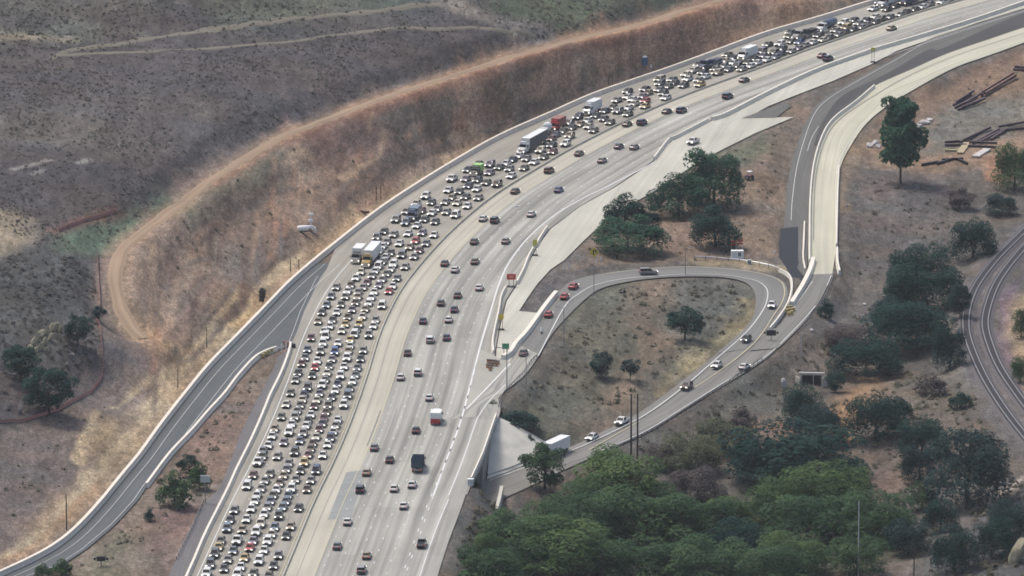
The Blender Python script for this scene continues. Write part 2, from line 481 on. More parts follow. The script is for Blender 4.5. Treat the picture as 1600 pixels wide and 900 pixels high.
def poly_sheet(name, px, mat, z=0.0, step=3.0, samples=True, kind='structure'):
    """polygon of photo points at height z (number or function of index) as a flat sheet with metre UVs"""
    pts = []
    n = len(px)
    w = [P(q[0], q[1], q[2] if len(q) > 2 else z) for q in px]
    for i in range(n):
        a, b = w[i], w[(i + 1) % n]; m = max(1, int(np.linalg.norm(b[:2] - a[:2]) / step))
        for k in range(m): pts.append(a + (b - a) * k / m)
    tris = tessellate_polygon([[Vector((p[0], p[1], 0)) for p in pts]])
    V = np.array(pts); T = []
    for t in tris:
        a, b, c = [V[i] for i in t]
        T.append(t if np.cross(b[:2] - a[:2], c[:2] - a[:2]) > 0 else t[::-1])
    me = np_mesh(name, V, np.array(T), mat); 
    t0 = w[1][:2] - w[0][:2]; t0 = t0 / np.linalg.norm(t0)
    add_uv(me, np.stack([V[:, 0] * t0[1] - V[:, 1] * t0[0], V[:, 0] * t0[0] + V[:, 1] * t0[1]], 1))
    o = link(name, me); tag(o, kind=kind)
    if samples:
        xs = np.arange(V[:, 0].min(), V[:, 0].max(), 1.5); ys = np.arange(V[:, 1].min(), V[:, 1].max(), 1.5)
        poly = [q[:2] for q in w]; zz = np.mean([q[2] for q in w])
        S = [(x, y, zz) for x in xs for y in ys if in_poly((x, y), poly)]
        SAMPLES.append(np.array(S)); SAMPLES.append(V)
    return o
APRON = [(1022,252),(1040,227),(1060,215),(1106,191),(1136,181),(1200,148),(1275,113),(1375,78),(1450,56),(1525,33),(1600,8),(1680,-16),(1680,-8),(1600,13),(1525,36),(1400,80),(1362,100),(1300,127),(1240,150),(1200,166),(1168,184),(1240,183),(1180,208),(1100,248),(1020,300),
         (988,318),(944,346),(913,375),(881,407),(860,421),(840,443),(825,464),(811,486),(842,489),(838,508),(812,541),(796,566),(775,560),(776,545),(783,505),(792,470),(808,445),(822,418),(840,385),(860,358),(907,322),(962,292)]
poly_sheet("concrete_apron", APRON, M_apron, z=-0.02)
poly_sheet("concrete_gore", [(770,555),(797,566),(762,604),(729,637),(716,672),(700,715),(678,778),(672,770),(700,700),(725,625),(750,545)], road_mat('plain gore concrete', alb(188, 185, 174), streak=.03, blotch=.1), z=0.02, samples=False)
poly_sheet("black_asphalt_patch", [(1219,357,-1.75),(1247,354,-1.75),(1247,405,-2.2),(1258,440,-2.5),(1240,437,-2.5),(1227,416,-2.3),(1217,400,-2.15)], M_black, samples=True)
poly_sheet("grey_asphalt_wedge", [(1158,185),(1190,173),(1228,161),(1236,166),(1212,184)], M_up, z=0.01, samples=False)
poly_sheet("resurfaced_patch", [(541,738),(572,734),(548,810),(512,812)], road_mat("grey patched concrete", alb(166, 168, 164), streak=.1, blotch=.06), z=0.012, samples=False)

# ------------------------------------------------------------------ terrain
HP = [ # photo x, photo y, height
 # left of the freeway: toe, cut face, ridge road, hill
 (1500,-50,1),(1330,-2,1.5),(1200,40,1.5),(1060,90,1.2),(930,135,1.2),(800,190,1.2),(700,240,1.0),(600,310,1.0),(520,370,0.8),(430,450,0.8),(340,540,0.6),(250,650,0.5),(160,770,0.3),(60,860,0.2),
 (150,620,2.2),(130,740,1.2),(190,650,1.6),
 (190,385,16),(176,420,15),(180,455,13),(195,500,11),(225,535,8),(260,552,5),
 (1000,-20,18),(850,20,19),(700,50,22),(600,90,22),(500,110,24),(400,160,24),(300,200,24),(200,280,22),(120,350,20),(60,430,19),(20,500,16),(90,530,15),(150,540,11),(60,600,11),(120,640,6),(40,660,6),(0,720,5),(80,720,3.5),(30,800,2.5),
 (600,10,28),(400,40,29),(250,70,30),(100,90,31),(0,130,31),(0,250,27),(100,220,26),(0,30,36),(200,0,37),(400,-30,36),(700,-40,30),(-150,100,36),(-150,400,22),(-150,700,7),(-200,900,2),
 # between slip road and jam
 (330,700,0.3),(280,780,0.4),(230,850,0.2),(400,600,0.2),(150,900,0),
 # right: infield, trees, yard
 (1250,160,-0.2),(1200,230,-.3),(1100,300,-.4),(1000,350,-.5),(900,420,-.4),(1200,330,-1.2),(1120,390,-1.2),(980,405,-.9),
 (950,480,-1.2),(1050,470,-1.8),(1130,470,-2.4),(900,540,-1.6),(1000,540,-3.0),(1090,530,-3.6),(850,600,-2.2),(920,620,-4.2),(1010,600,-4.8),(860,650,-4.6),(800,620,-1.5),
 (1340,230,-1.0),(1340,330,-3.0),(1330,430,-4.2),(1420,130,-1.0),(1550,90,-1.5),(1480,180,-2.5),(1580,190,-3),(1420,270,-3.2),(1550,280,-3.8),(1420,350,-4.5),(1500,350,-5),
 (1300,500,-6),(1260,540,-6.5),(1350,500,-7),(1440,430,-7.5),(1450,500,-8.5),(1380,560,-9.5),(1300,600,-10),(1230,600,-8.5),(1150,620,-7.5),(1080,670,-8.5),(1000,710,-9),(1180,680,-9.5),
 (1330,640,-7.5),(1420,610,-6.5),(1480,600,-5.5),(1450,680,-6.5),(1380,720,-8.5),(1490,530,-5),(1500,480,-4.6),
 (1595,360,-4.4),(1530,450,-4.4),(1515,520,-4.4),(1540,600,-4.4),(1590,670,-4.4),(1600,500,-4.2),(1660,600,-4.2),(1660,400,-4),(1700,250,-3),
 (820,790,-9.5),(780,820,-8),(740,810,-4.5),(715,850,-2.5),(690,930,-1.5),(760,880,-7),(900,760,-10),(900,850,-10.5),(1000,780,-11),(1100,760,-11),(1200,780,-11),(1100,880,-11),(1300,800,-10.5),(1300,880,-8),(1420,820,-8.5),(1500,760,-6),(1560,830,-3),(1590,880,-1),(1600,780,-4.2),(1480,880,-4),(800,950,-9),(1200,980,-9),(1500,980,-4),(1750,800,-3),(1750,100,-1),(1800,500,-3.5),
]
_ax, _ay = np.array(A_PX)[::-1, 0], np.array(A_PX)[::-1, 1]
for x_, yr_, zr_ in [(1200,-14,9),(1062,14,11.5),(1000,36,13),(950,47,13.5),(900,57,14),(850,70,15),(800,84,16),(750,100,16.5),(700,117,17),(650,133,17.5),(600,149,18),(560,164,18),(520,179,18),(475,196,18),(430,213,18),(380,243,17.5),(330,270,17),(290,300,17),(255,328,16.5)]:
    yt_ = np.interp(x_, _ax, _ay)
    e_ = 1.05 if x_ > 600 else 1.05 + (600 - x_) / 345 * .35
    for f_ in (0.0, .25, .5, .72, .9):
        HP.append((x_, yr_ + (yt_ - yr_) * f_, max(zr_ * (1 - f_) ** e_, .4)))
    HP.append((x_, yr_ - 26, zr_ + 2.2))
hp = np.array([P(x, y, z) for x, y, z in HP])
rd = np.vstack(SAMPLES)
# a thin set of road samples as extra control points so the fit passes near the roads
sel = rd[RNG.choice(len(rd), 220, replace=False)]
ctrl = np.vstack([hp, sel])
cs = 100.0
cx, cv = ctrl[:, :2] / cs, ctrl[:, 2]
def tps_k(d2): return 0.5 * d2 * np.log(d2 + 1e-9)
d2 = ((cx[:, None] - cx[None]) ** 2).sum(-1)
N = len(cx)
K = tps_k(d2) + np.eye(N) * 0.012
Q = np.c_[np.ones(N), cx]
Mx = np.block([[K, Q], [Q.T, np.zeros((3, 3))]])
sol = np.linalg.solve(Mx, np.r_[cv, 0, 0, 0])
def tps(xy):
    out = np.empty(len(xy))
    for a in range(0, len(xy), 20000):
        q = xy[a:a + 20000] / cs
        dd = ((q[:, None] - cx[None]) ** 2).sum(-1)
        out[a:a + 20000] = tps_k(dd) @ sol[:N] + sol[N] + q @ sol[N + 1:]
    return out
X0, X1, Y0, Y1 = -185.0, 190.0, -350.0, 480.0
gx = np.arange(X0, X1 + .1, 0.8); gy = np.arange(Y0, Y1 + .1, 1.6)
GX, GY = np.meshgrid(gx, gy)
gxy = np.stack([GX.ravel(), GY.ravel()], 1)
H = np.clip(tps(gxy), -12.5, 42)
# natural roughness of the ground
def inside0(xy, poly):
    pl = np.asarray(poly); c = np.zeros(len(xy), bool); j = len(pl) - 1
    for i in range(len(pl)):
        yi, yj = pl[i, 1], pl[j, 1]
        cond = (yi > xy[:, 1]) != (yj > xy[:, 1])
        c ^= cond & (xy[:, 0] < (pl[j, 0] - pl[i, 0]) * (xy[:, 1] - yi) / (yj - yi + 1e-12) + pl[i, 0])
        j = i
    return c
def vnoise(xy, s, seed):
    r = np.random.default_rng(seed); g = r.random((64, 64))
    u = xy / s; i = np.floor(u).astype(int); f = u - i; f = f * f * (3 - 2 * f)
    a = g[i[:, 0] % 64, i[:, 1] % 64]; b = g[(i[:, 0] + 1) % 64, i[:, 1] % 64]
    c = g[i[:, 0] % 64, (i[:, 1] + 1) % 64]; d = g[(i[:, 0] + 1) % 64, (i[:, 1] + 1) % 64]
    return (a * (1 - f[:, 0]) + b * f[:, 0]) * (1 - f[:, 1]) + (c * (1 - f[:, 0]) + d * f[:, 0]) * f[:, 1]
H += (vnoise(gxy, 31, 1) - .5) * .9 + (vnoise(gxy, 11, 2) - .5) * .7 + (vnoise(gxy, 4, 3) - .5) * .35
# rail bed samples
RAIL1 = [(1760,210),(1690,270),(1640,318),(1600,362),(1558,404),(1526,446),(1513,477),(1509,505),(1514,535),(1535,585),(1562,630),(1590,668),(1640,728),(1700,795),(1770,870)]
RAIL2 = [(1800,212),(1735,268),(1680,318),(1625,362),(1586,404),(1559,441),(1545,475),(1539,505),(1545,534),(1563,577),(1600,631),(1650,695),(1710,765),(1780,842)]
R1c = curve(RAIL1, -4.2, 1.0, sig=4); R2c = curve(RAIL2, -4.2, 1.0, sig=4)
RIDGE3 = [(1150,-8,10),(1105,4,11),(1080,11,11.3),(1060,17,11.5),(1000,37,13),(900,59,14),(800,87,16),(700,119,17),(600,151,18),(520,181,18),(430,217,18),(380,248,17.5),(330,280,17),(280,318,16.8),(230,354,16.3),(192,388,16),(180,420,15.5),(181,455,13.2),(190,490,11),(206,513,9),(222,528,7.6)]
RGc = gsmooth(resample(crom(np.array([P(*q) for q in RIDGE3]), 8), 1.2), 6)
kd_src = np.vstack(SAMPLES + [offset(RGc, k) for k in (-2, -1, 0, 1, 2)] + [np.c_[offset(R1c, k)[:, :2], np.full(len(R1c), -4.2)] for k in (-2, -1, 0, 1, 2)] + [np.c_[offset(R2c, k)[:, :2], np.full(len(R2c), -4.2)] for k in (-2, -1, 0, 1, 2)])
kd = KDTree(len(kd_src))
for i, p in enumerate(kd_src): kd.insert((p[0], p[1], 0), i)
kd.balance()
lo = np.vstack([np.linspace(a, b, 8) for a, b in zip(wL, wR)])        # lower road wins over the freeway in the opening
for i in range(len(gxy)):
    x, y = gxy[i]
    co, idx, d = kd.find((x, y, 0))
    if d < 14:
        zr = kd_src[idx, 2] - 0.3
        B = 9.0 if x < 0 and zr > -1 else 6.0
        t = min(1, max(0, (d - 1.3) / B)); wgt = 1 - t * t * (3 - 2 * t)
        H[i] = H[i] * (1 - wgt) + zr * wgt
UND = np.array([in_poly(p, UNDER) for p in gxy])
H[UND] = np.minimum(H[UND], -8.3)
PVX = [(775, 650, -.35), (800, 661, -2.0), (828, 676, -4.2), (854, 691, -6.6), (850, 709, -7.75), (822, 725, -7.8), (790, 738, -7.8), (761, 748, -7.85), (764, 712, -5.2), (769, 680, -2.4)]
PVW = np.array([P(*q) for q in PVX])
_m = inside0(gxy, PVW[:, :2] + (PVW[:, :2] - PVW[:, :2].mean(0)) * .12)
_d = ((gxy[_m][:, None] - PVW[None, :, :2]) ** 2).sum(-1) + .5
H[_m] = np.minimum(H[_m], ((1 / _d ** 1.5) * PVW[None, :, 2]).sum(1) / (1 / _d ** 1.5).sum(1) - 1.6)
HG = H.reshape(GX.shape)
def Hs(x, y):
    x = np.clip(x, X0, X1 - 1e-3); y = np.clip(y, Y0, Y1 - 1e-3)
    fx = (x - X0) / 0.8; fy = (y - Y0) / 1.6
    i = np.minimum(fx.astype(int), len(gx) - 2); j = np.minimum(fy.astype(int), len(gy) - 2)
    fx = fx - i; fy = fy - j
    return (HG[j, i] * (1 - fx) + HG[j, i + 1] * fx) * (1 - fy) + (HG[j + 1, i] * (1 - fx) + HG[j + 1, i + 1] * fx) * fy
def G(px, py):
    """photo point -> point on the terrain"""
    z = np.linspace(46, -14, 601)
    dx = (px - 800.0) / FPX; up = (450.0 - py) / FPX
    d = np.array([dx, CP + up * SP, -SP + up * CP])
    t = (z - CAM[2]) / d[2]
    q = CAM[None] + t[:, None] * d[None]
    h = Hs(q[:, 0], q[:, 1])
    k = np.argmax(q[:, 2] <= h)
    if k == 0: return P(px, py, 0)
    a = q[k - 1, 2] - h[k - 1]; b = h[k] - q[k, 2]
    f = a / (a + b + 1e-9)
    r = q[k - 1] * (1 - f) + q[k] * f
    return r

# ---- colour of the ground by what grows or lies there, with some painted light and shade
def seg_dist(xy, poly, closed=True):
    pl = np.asarray(poly); a = pl; b = np.roll(pl, -1, axis=0)
    if not closed: a, b = pl[:-1], pl[1:]
    best = np.full(len(xy), 1e9)
    for p, q in zip(a, b):
        e = q - p; t = np.clip(((xy - p) @ e) / (e @ e + 1e-9), 0, 1)
        best = np.minimum(best, np.linalg.norm(xy - (p + t[:, None] * e), axis=1))
    return best
def inside(xy, poly):
    pl = np.asarray(poly); c = np.zeros(len(xy), bool); j = len(pl) - 1
    for i in range(len(pl)):
        yi, yj = pl[i, 1], pl[j, 1]
        cond = (yi > xy[:, 1]) != (yj > xy[:, 1])
        c ^= cond & (xy[:, 0] < (pl[j, 0] - pl[i, 0]) * (xy[:, 1] - yi) / (yj - yi + 1e-12) + pl[i, 0])
        j = i
    return c
jit = (vnoise(gxy * np.array([1, .3]), 8, 21) - .5) * 9 + (vnoise(gxy * np.array([1, .3]), 3.0, 22) - .5) * 5
n1 = vnoise(gxy * np.array([1, .25]), 5, 31); n2 = vnoise(gxy * np.array([1, .28]), 2.0, 32); n3 = vnoise(gxy, 24, 33)
COLR = np.tile(np.array(alb(128, 113, 103)), (len(gxy), 1))
COLR[gxy[:, 0] > 0] = alb(107, 101, 94)
def paint(px, rgb, soft=3.0, line=None, amt=1.0, rough=1.0):
    w = np.array([G(x, y)[:2] for x, y in px])
    if line is None:
        mn, mxx = w.min(0) - 15, w.max(0) + 15
        m = np.all((gxy > mn) & (gxy < mxx), axis=1); q = gxy[m]
        sd_ = seg_dist(q, w); sd_[inside(q, w)] *= -1
    else:
        w = resample(crom(np.c_[w, np.zeros(len(w))], 6), 2.0)[:, :2]
        mn, mxx = w.min(0) - 15 - line, w.max(0) + 15 + line
        m = np.all((gxy > mn) & (gxy < mxx), axis=1); q = gxy[m]
        sd_ = seg_dist(q, w, False) - line / 2
    sd_ = sd_ + jit[m] * rough
    a = np.clip(.5 - sd_ / (2 * soft), 0, 1) * amt
    COLR[m] = COLR[m] * (1 - a[:, None]) + np.array(alb(*rgb)) * a[:, None]
HILL = [(-120,-80),(1120,-80),(1062,10),(1000,31),(900,53),(800,80),(700,113),(600,145),(520,175),(420,209),(330,260),(250,320),(180,383),(158,422),(156,480),(164,520),(196,548),(210,562),(170,600),(130,640),(60,665),(-120,690)]
paint(HILL, (92,87,86))
paint([(740,-30),(1100,-30),(1050,12),(900,50),(830,48),(760,15)], (98,108,90), 6)
paint([(330,-30),(700,-30),(690,6),(430,38),(330,50)], (101,106,95), 6)
paint([(-60,-30),(300,-30),(260,20),(-60,40)], (104,101,94), 6)
paint([(-60,40),(160,36),(200,50),(100,66),(-60,70)], (112,112,102), 4)
paint([(320,76),(420,48),(560,24),(672,13),(690,38),(560,54),(430,66)], (92,90,88), 4, rough=.3)
paint([(-60,150),(200,130),(420,140),(520,160),(420,205),(330,255),(100,250),(-60,240)], (98,93,90), 8, amt=.6)
paint([(-60,180),(120,160),(180,210),(60,225),(-60,220)], (112,108,102), 6, amt=.7)
paint([(685,-30),(705,3),(740,20),(790,38),(830,52),(860,58)], (132,126,118), 3, line=13, rough=.4)
paint([(790,80),(845,70),(850,76),(800,90)], (140,130,115), 2, rough=.3)
paint([(-20,58),(60,58),(100,62)], (146,138,120), 2, line=6, rough=.3)
paint([(-60,330),(20,328),(48,343),(54,372),(20,402),(-60,415)], (155,143,122), 2.5, rough=.5)
paint([(-60,412),(40,385),(90,388),(150,418),(153,480),(163,520),(130,560),(60,570),(-60,560)], (86,86,84), 5)
paint([(95,368),(200,340),(262,300),(275,318),(190,376),(150,397),(100,388)], (98,114,96), 4)
paint([(80,362),(130,345),(185,330)], (140,95,90), 1.5, line=3, rough=.3, amt=.5)
for k, (x, y) in enumerate([(30,262),(45,258),(70,252),(130,252),(60,268)]):
    paint([(x-9,y+3),(x+8,y-2)], (165,160,150), 1.0, line=1.6, rough=.2)
# cut face
paint([(1250,-30),(1062,14),(800,88),(600,152),(430,218),(445,240),(600,184),(800,118),(1000,55),(1250,5)], (138,108,98), 4)
paint([(1330,-25),(1080,25),(790,82),(700,140),(780,128),(900,98),(1100,50),(1330,0)], (150,122,100), 5, amt=.8)
paint([(680,152),(800,130),(900,104),(1000,74),(1100,47),(1280,5)], (152,126,106), 2, line=5, rough=.4)
paint([(260,335),(330,288),(420,238),(480,226),(468,262),(380,302),(300,345)], (114,112,98), 5, amt=.8)
paint([(480,195),(640,165),(700,190),(560,260),(470,250)], (128,106,99), 6, amt=.6)
paint([(720,150),(900,112),(1000,88),(1100,62),(1130,68),(1000,110),(860,150),(740,180)], (112,104,104), 5, amt=.55)
paint([(430,330),(520,280),(600,250),(640,240),(560,300),(470,350)], (150,124,106), 5, amt=.7)
paint([(380,390),(450,360),(470,400),(400,460),(350,440)], (108,103,104), 6, amt=.8)
paint([(300,415),(380,390),(400,400),(330,430)], (124,120,108), 4, amt=.6)
paint([(200,430),(300,380),(330,400),(240,470)], (146,122,104), 5, amt=.6)
paint([(250,490),(330,440),(340,500),(280,540)], (128,108,100), 5, amt=.8)
# toe bands
paint([(0,884),(60,806),(110,762),(150,735),(180,690),(210,640),(270,590),(330,525),(400,455),(450,410),(520,352),(600,300),(700,240),(790,196),(800,205),(650,292),(524,382),(396,500),(286,622),(190,745),(110,836),(0,897)], (166,148,122), 3, rough=.6)
paint([(210,640),(150,650),(128,690),(140,720),(180,690)], (158,140,112), 3, rough=.6)
paint([(310,520),(360,470),(420,425),(400,470),(330,545),(265,600),(255,590)], (172,154,126), 3, rough=.6)
paint([(-60,690),(60,668),(130,642),(200,600),(255,575),(160,640),(126,690),(120,740),(60,800),(0,862),(-60,890)], (124,112,103), 4, rough=.7)
paint([(-60,720),(60,700),(110,720),(80,770),(0,830),(-60,840)], (112,104,100), 6, amt=.7)
paint([(60,828),(105,775),(150,745),(165,760),(110,822),(60,862),(0,888),(0,872)], (170,140,110), 2.5, rough=.5)
paint([(470,395),(420,437),(365,490),(318,540),(285,580),(238,635),(192,695),(150,735),(105,785),(55,838),(0,872)], (180,162,134), .7, line=3.2, rough=.3)
paint([(300,548),(255,588),(205,618),(162,640),(140,670),(124,722)], (176,158,130), .7, line=2.2, rough=.3)
# erosion gullies and tracks on the cut face
for pl, rgb, wd in [([(205,470),(225,510),(262,540)], (98,86,78), .9), ([(300,430),(245,500)], (160,140,124), 1.2), ([(262,500),(246,545)], (186,160,140), 1.6), ([(330,470),(310,500),(288,540)], (104,92,86), .9),
                    ([(360,455),(320,505),(285,548)], (96,86,82), .8), ([(250,460),(270,440),(300,410),(340,400)], (104,98,94), .9), ([(270,440),(320,470)], (152,136,120), 1.1),
                    ([(180,500),(240,545),(300,552)], (168,148,124), 2), ([(420,380),(385,425),(360,455)], (108,100,96), 1.2), ([(520,370),(460,420),(400,480)], (150,130,112), 1.5),
                    ([(560,330),(610,285),(700,230)], (156,130,114), 2), ([(470,330),(560,262),(640,225)], (112,98,94), 1.2), ([(760,170),(690,205),(640,235)], (158,126,112), 1.4), ([(380,330),(430,300),(500,290)], (106,100,96), 1.2)]:
    paint(pl, rgb, .8, line=wd, rough=.12)
RIDGE = [(1150,-8),(1105,4),(1080,11),(1060,17),(1000,37),(900,59),(800,87),(700,119),(600,151),(520,181),(430,217),(380,248),(330,280),(280,318),(230,354),(192,388),(180,420),(181,455),(190,490),(208,515),(238,540),(262,556)]
_rr = np.random.default_rng(5)
def ridge_pt(x, f):
    yr = np.interp(x, [p[0] for p in RIDGE[:16]][::-1], [p[1] for p in RIDGE[:16]][::-1]); yt = np.interp(x, _ax, _ay)
    return (x, yr + (yt - yr) * f)
for k in range(95):                                    # rills running down the cut face
    x = _rr.uniform(235, 1010); f = _rr.uniform(.08, .55); g = f + _rr.uniform(.12, .4); dx_ = (g - f) * _rr.uniform(-60, 10)
    c_ = [(100,84,76), (112,96,88), (160,138,120), (150,120,104), (120,106,96)][k % 5]
    paint([ridge_pt(x, f), ridge_pt(x + dx_ * .5, (f + g) / 2), ridge_pt(x + dx_, min(g, .92))], c_, .5, line=_rr.uniform(.7, 1.6), rough=.12, amt=.95)
for k in range(34):                                    # contour tracks and small terraces
    x = _rr.uniform(280, 900); f = _rr.uniform(.15, .9); L_ = _rr.uniform(40, 150)
    c_ = [(164,142,122), (106,92,84), (150,126,110), (116,104,96)][k % 4]
    paint([ridge_pt(x, f), ridge_pt(x + L_ * .5, f + _rr.uniform(-.03, .03)), ridge_pt(x + L_, f + _rr.uniform(-.05, .05))], c_, .5, line=_rr.uniform(.9, 1.9), rough=.15, amt=.9)
paint([(x + 5, y + 9) for x, y in RIDGE[1:13]], (118,92,82), 1.3, line=3.2, rough=.15)  # shadow line below the ridge road, painted into the ground colour
paint([(x - 1, y - 4) for x, y in RIDGE[1:12]], (122,100,86), .5, line=.9, rough=.06)
paint(RIDGE[1:], (162,138,114), 1.6, line=7, rough=.3, amt=.6)
# between slip road and jam
paint([(232,770),(300,682),(400,572),(440,556),(400,625),(345,757),(280,870),(250,930),(60,930),(60,900),(180,826)], (128,116,103), 3)
paint([(300,690),(340,650),(380,640),(350,730),(310,760)], (136,112,102), 4, amt=.7)
paint([(215,800),(290,790),(310,800),(270,870),(220,870)], (134,112,106), 4, amt=.8)
paint([(130,870),(210,800),(220,860),(190,910),(110,910)], (118,116,96), 5, amt=.8)
# right side
paint([(800,620),(900,540),(880,640),(930,690),(850,690),(780,650)], (98,99,97), 4)
paint([(885,475),(960,440),(1060,436),(1150,442),(1178,470),(1140,530),(1060,590),(980,650),(930,690),(860,690),(800,640),(850,560)], (100,99,87), 4)
paint([(835,580),(890,545),(930,560),(900,600),(850,610)], (106,104,94), 5, amt=.8)
paint([(880,480),(990,440),(1000,520),(930,560),(880,545)], (116,113,98), 5)
paint([(1040,440),(1150,445),(1180,470),(1120,540),(1040,520)], (106,106,98), 5)
paint([(995,438),(1045,438),(1042,560),(1015,600),(975,640),(950,690),(920,680),(950,610),(990,560)], (140,121,104), 4, amt=.75)
paint([(1080,560),(1150,505),(1175,470),(1185,485),(1160,515),(1090,575),(1030,620),(1040,590)], (150,138,108), 3)
paint([(840,450),(880,415),(940,370),(1000,410),(930,425),(880,440),(850,478),(842,486),(812,486)], (104,100,98), 4)
paint([(945,350),(1020,304),(1100,252),(1180,212),(1240,190),(1222,330),(1212,400),(1080,405),(1000,415),(900,420)], (134,119,104), 4)
paint([(1120,240),(1200,210),(1215,240),(1150,262)], (112,114,96), 4)
paint([(1000,340),(1110,340),(1170,400),(1080,410),(1010,410)], (150,124,106), 5, amt=.5)
paint([(1060,402),(1160,405),(1220,420),(1150,416),(1070,412)], (150,136,112), 2)
paint([(1240,150),(1300,128),(1362,102),(1330,125),(1285,150),(1262,178),(1245,215),(1215,210),(1180,205)], (122,110,98), 3)
paint([(1335,230),(1420,150),(1600,72),(1660,60),(1660,250),(1450,272),(1340,262)], (148,126,106), 5)
paint([(1380,190),(1425,150),(1500,115),(1600,80),(1600,95),(1480,150),(1400,200)], (142,118,100), 3, amt=.8)
paint([(1430,205),(1490,165),(1600,145),(1660,140),(1660,190),(1500,235),(1440,240)], (126,122,112), 5)
paint([(1540,250),(1580,235),(1600,260),(1580,282),(1545,280)], (158,122,98), 3)
paint([(1310,265),(1350,262),(1480,280),(1500,340),(1450,420),(1380,430),(1320,425)], (108,101,96), 6)
paint([(1322,215),(1345,205),(1360,225),(1332,262),(1322,330),(1316,330),(1314,262)], (148,130,108), 2.5)
paint([(1330,270),(1420,268),(1440,300),(1350,320)], (120,106,98), 5, amt=.7)
paint([(1290,470),(1390,440),(1400,500),(1330,560),(1250,590),(1200,580),(1250,530)], (112,106,100), 5)
paint([(1000,680),(1130,610),(1200,565),(1240,590),(1220,640),(1100,670),(1020,700)], (102,101,94), 5)
paint([(1060,680),(1180,660),(1230,640),(1240,690),(1170,730),(1060,720)], (118,112,98), 5, amt=.8)
paint([(1170,660),(1240,655),(1250,700),(1190,720)], (140,110,94), 4, amt=.8)
paint([(1290,640),(1350,590),(1420,585),(1360,640),(1330,690),(1290,680)], (156,126,96), 4, amt=.85)
paint([(1400,590),(1490,570),(1520,640),(1440,650),(1380,640)], (114,106,94), 5)
paint([(1360,700),(1440,650),(1540,660),(1560,700),(1470,720),(1390,790),(1350,760)], (112,100,90), 5)
paint([(1360,740),(1410,730),(1420,800),(1370,800)], (122,106,96), 4)
paint([(840,780),(930,720),(950,740),(900,790),(840,810)], (150,122,106), 4)
paint([(700,880),(735,760),(790,770),(800,810),(770,860),(720,900)], (92,92,90), 5)
paint([(1310,880),(1450,868),(1460,930),(1200,930)], (124,112,102), 4)
paint([(1450,870),(1520,800),(1600,750),(1660,740),(1660,960),(1450,960)], (92,92,92), 6)
paint([(1540,790),(1570,770),(1600,745),(1640,730)], (170,160,150), 1.2, line=2, rough=.2)
paint([(720,900),(800,810),(890,790),(960,745),(1060,790),(1180,770),(1320,760),(1420,800),(1440,870),(1300,900),(1280,960),(700,960)], (88,92,76), 5, amt=.85)
# rail corridor
paint([(1660,300),(1600,345),(1545,395),(1500,450),(1488,500),(1494,545),(1515,600),(1545,650),(1600,730),(1660,790),(1660,700),(1600,650),(1572,590),(1556,530),(1558,480),(1575,440),(1600,405),(1660,340)], (114,109,107), 2.0, rough=.4)
paint([(1660,345),(1605,408),(1580,440),(1562,480),(1560,530),(1574,585),(1600,640),(1660,710),(1660,680),(1600,610),(1585,560),(1576,520),(1580,480),(1600,440),(1660,380)], (132,116,124), 1.5, rough=.4)
paint([(1660,395),(1603,445),(1582,485),(1578,520),(1588,560),(1602,600),(1660,670),(1660,560),(1610,560),(1600,500),(1660,450)], (170,150,122), 2.5, rough=.5)
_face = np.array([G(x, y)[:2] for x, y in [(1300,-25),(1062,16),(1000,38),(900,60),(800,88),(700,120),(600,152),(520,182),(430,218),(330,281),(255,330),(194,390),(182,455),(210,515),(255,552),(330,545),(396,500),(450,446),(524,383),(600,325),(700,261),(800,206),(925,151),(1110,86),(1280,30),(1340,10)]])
_in = inside(gxy, _face); _sd = seg_dist(gxy[_in], _face); COLR[_in] *= (1 + (.30 + .22 * np.clip((gxy[_in][:, 0] + 30) / 60, 0, 1)) * np.clip(_sd / 3, 0, 1))[:, None] * np.array([1.0, .965, .885])  # cut face lightened in colour for its weak sun, more to the right; tinted warmer
# fine variation: patches of dry grass, bare soil and weeds
f = 1 + (n1 - .5) * .3 + (n2 - .5) * .26 + (n3 - .5) * .22
COLR = COLR * f[:, None]
warm = (vnoise(gxy, 14, 41) - .5)
COLR[:, 0] *= 1 + warm * .14; COLR[:, 2] *= 1 - warm * .14

_rt = np.interp(gxy[:, 1], Mc[::-1, 1], Mc[::-1, 0]) if Mc[0, 1] > Mc[-1, 1] else np.interp(gxy[:, 1], Mc[:, 1], Mc[:, 0])
COLR[gxy[:, 0] > _rt] *= .92
# mesh: the dense sheet plus far coarse skirts out to the horizon
ox = np.r_[-9000, -5000, -2500, -1200, -600, -350, gx, 350, 600, 1200, 2500, 5000, 9000]
oy = np.r_[-6000, -3000, -1800, -1000, -600, gy, 650, 1000, 1800, 3500, 7000, 12000]
OX, OY = np.meshgrid(ox, oy)
cxi = np.clip(np.arange(len(ox)) - 6, 0, len(gx) - 1); cyi = np.clip(np.arange(len(oy)) - 5, 0, len(gy) - 1)
HZ = HG[np.ix_(cyi, cxi)]
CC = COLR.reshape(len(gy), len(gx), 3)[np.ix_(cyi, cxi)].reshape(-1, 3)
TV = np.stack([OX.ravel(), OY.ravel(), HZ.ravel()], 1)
nx, ny = len(ox), len(oy)
ii, jj = np.meshgrid(np.arange(nx - 1), np.arange(ny - 1))
a = (jj * nx + ii).ravel()
TQ = np.stack([a, a + 1, a + nx + 1, a + nx], 1)
mT, nt, b = nmat("dry ground with weeds")
b.inputs["Roughness"].default_value = 1.0; b.inputs["Specular IOR Level"].default_value = 0.1
L = nt.links.new
ca = nt.nodes.new("ShaderNodeVertexColor"); ca.layer_name = "Col"
tc = nt.nodes.new("ShaderNodeTexCoord")
prev = None
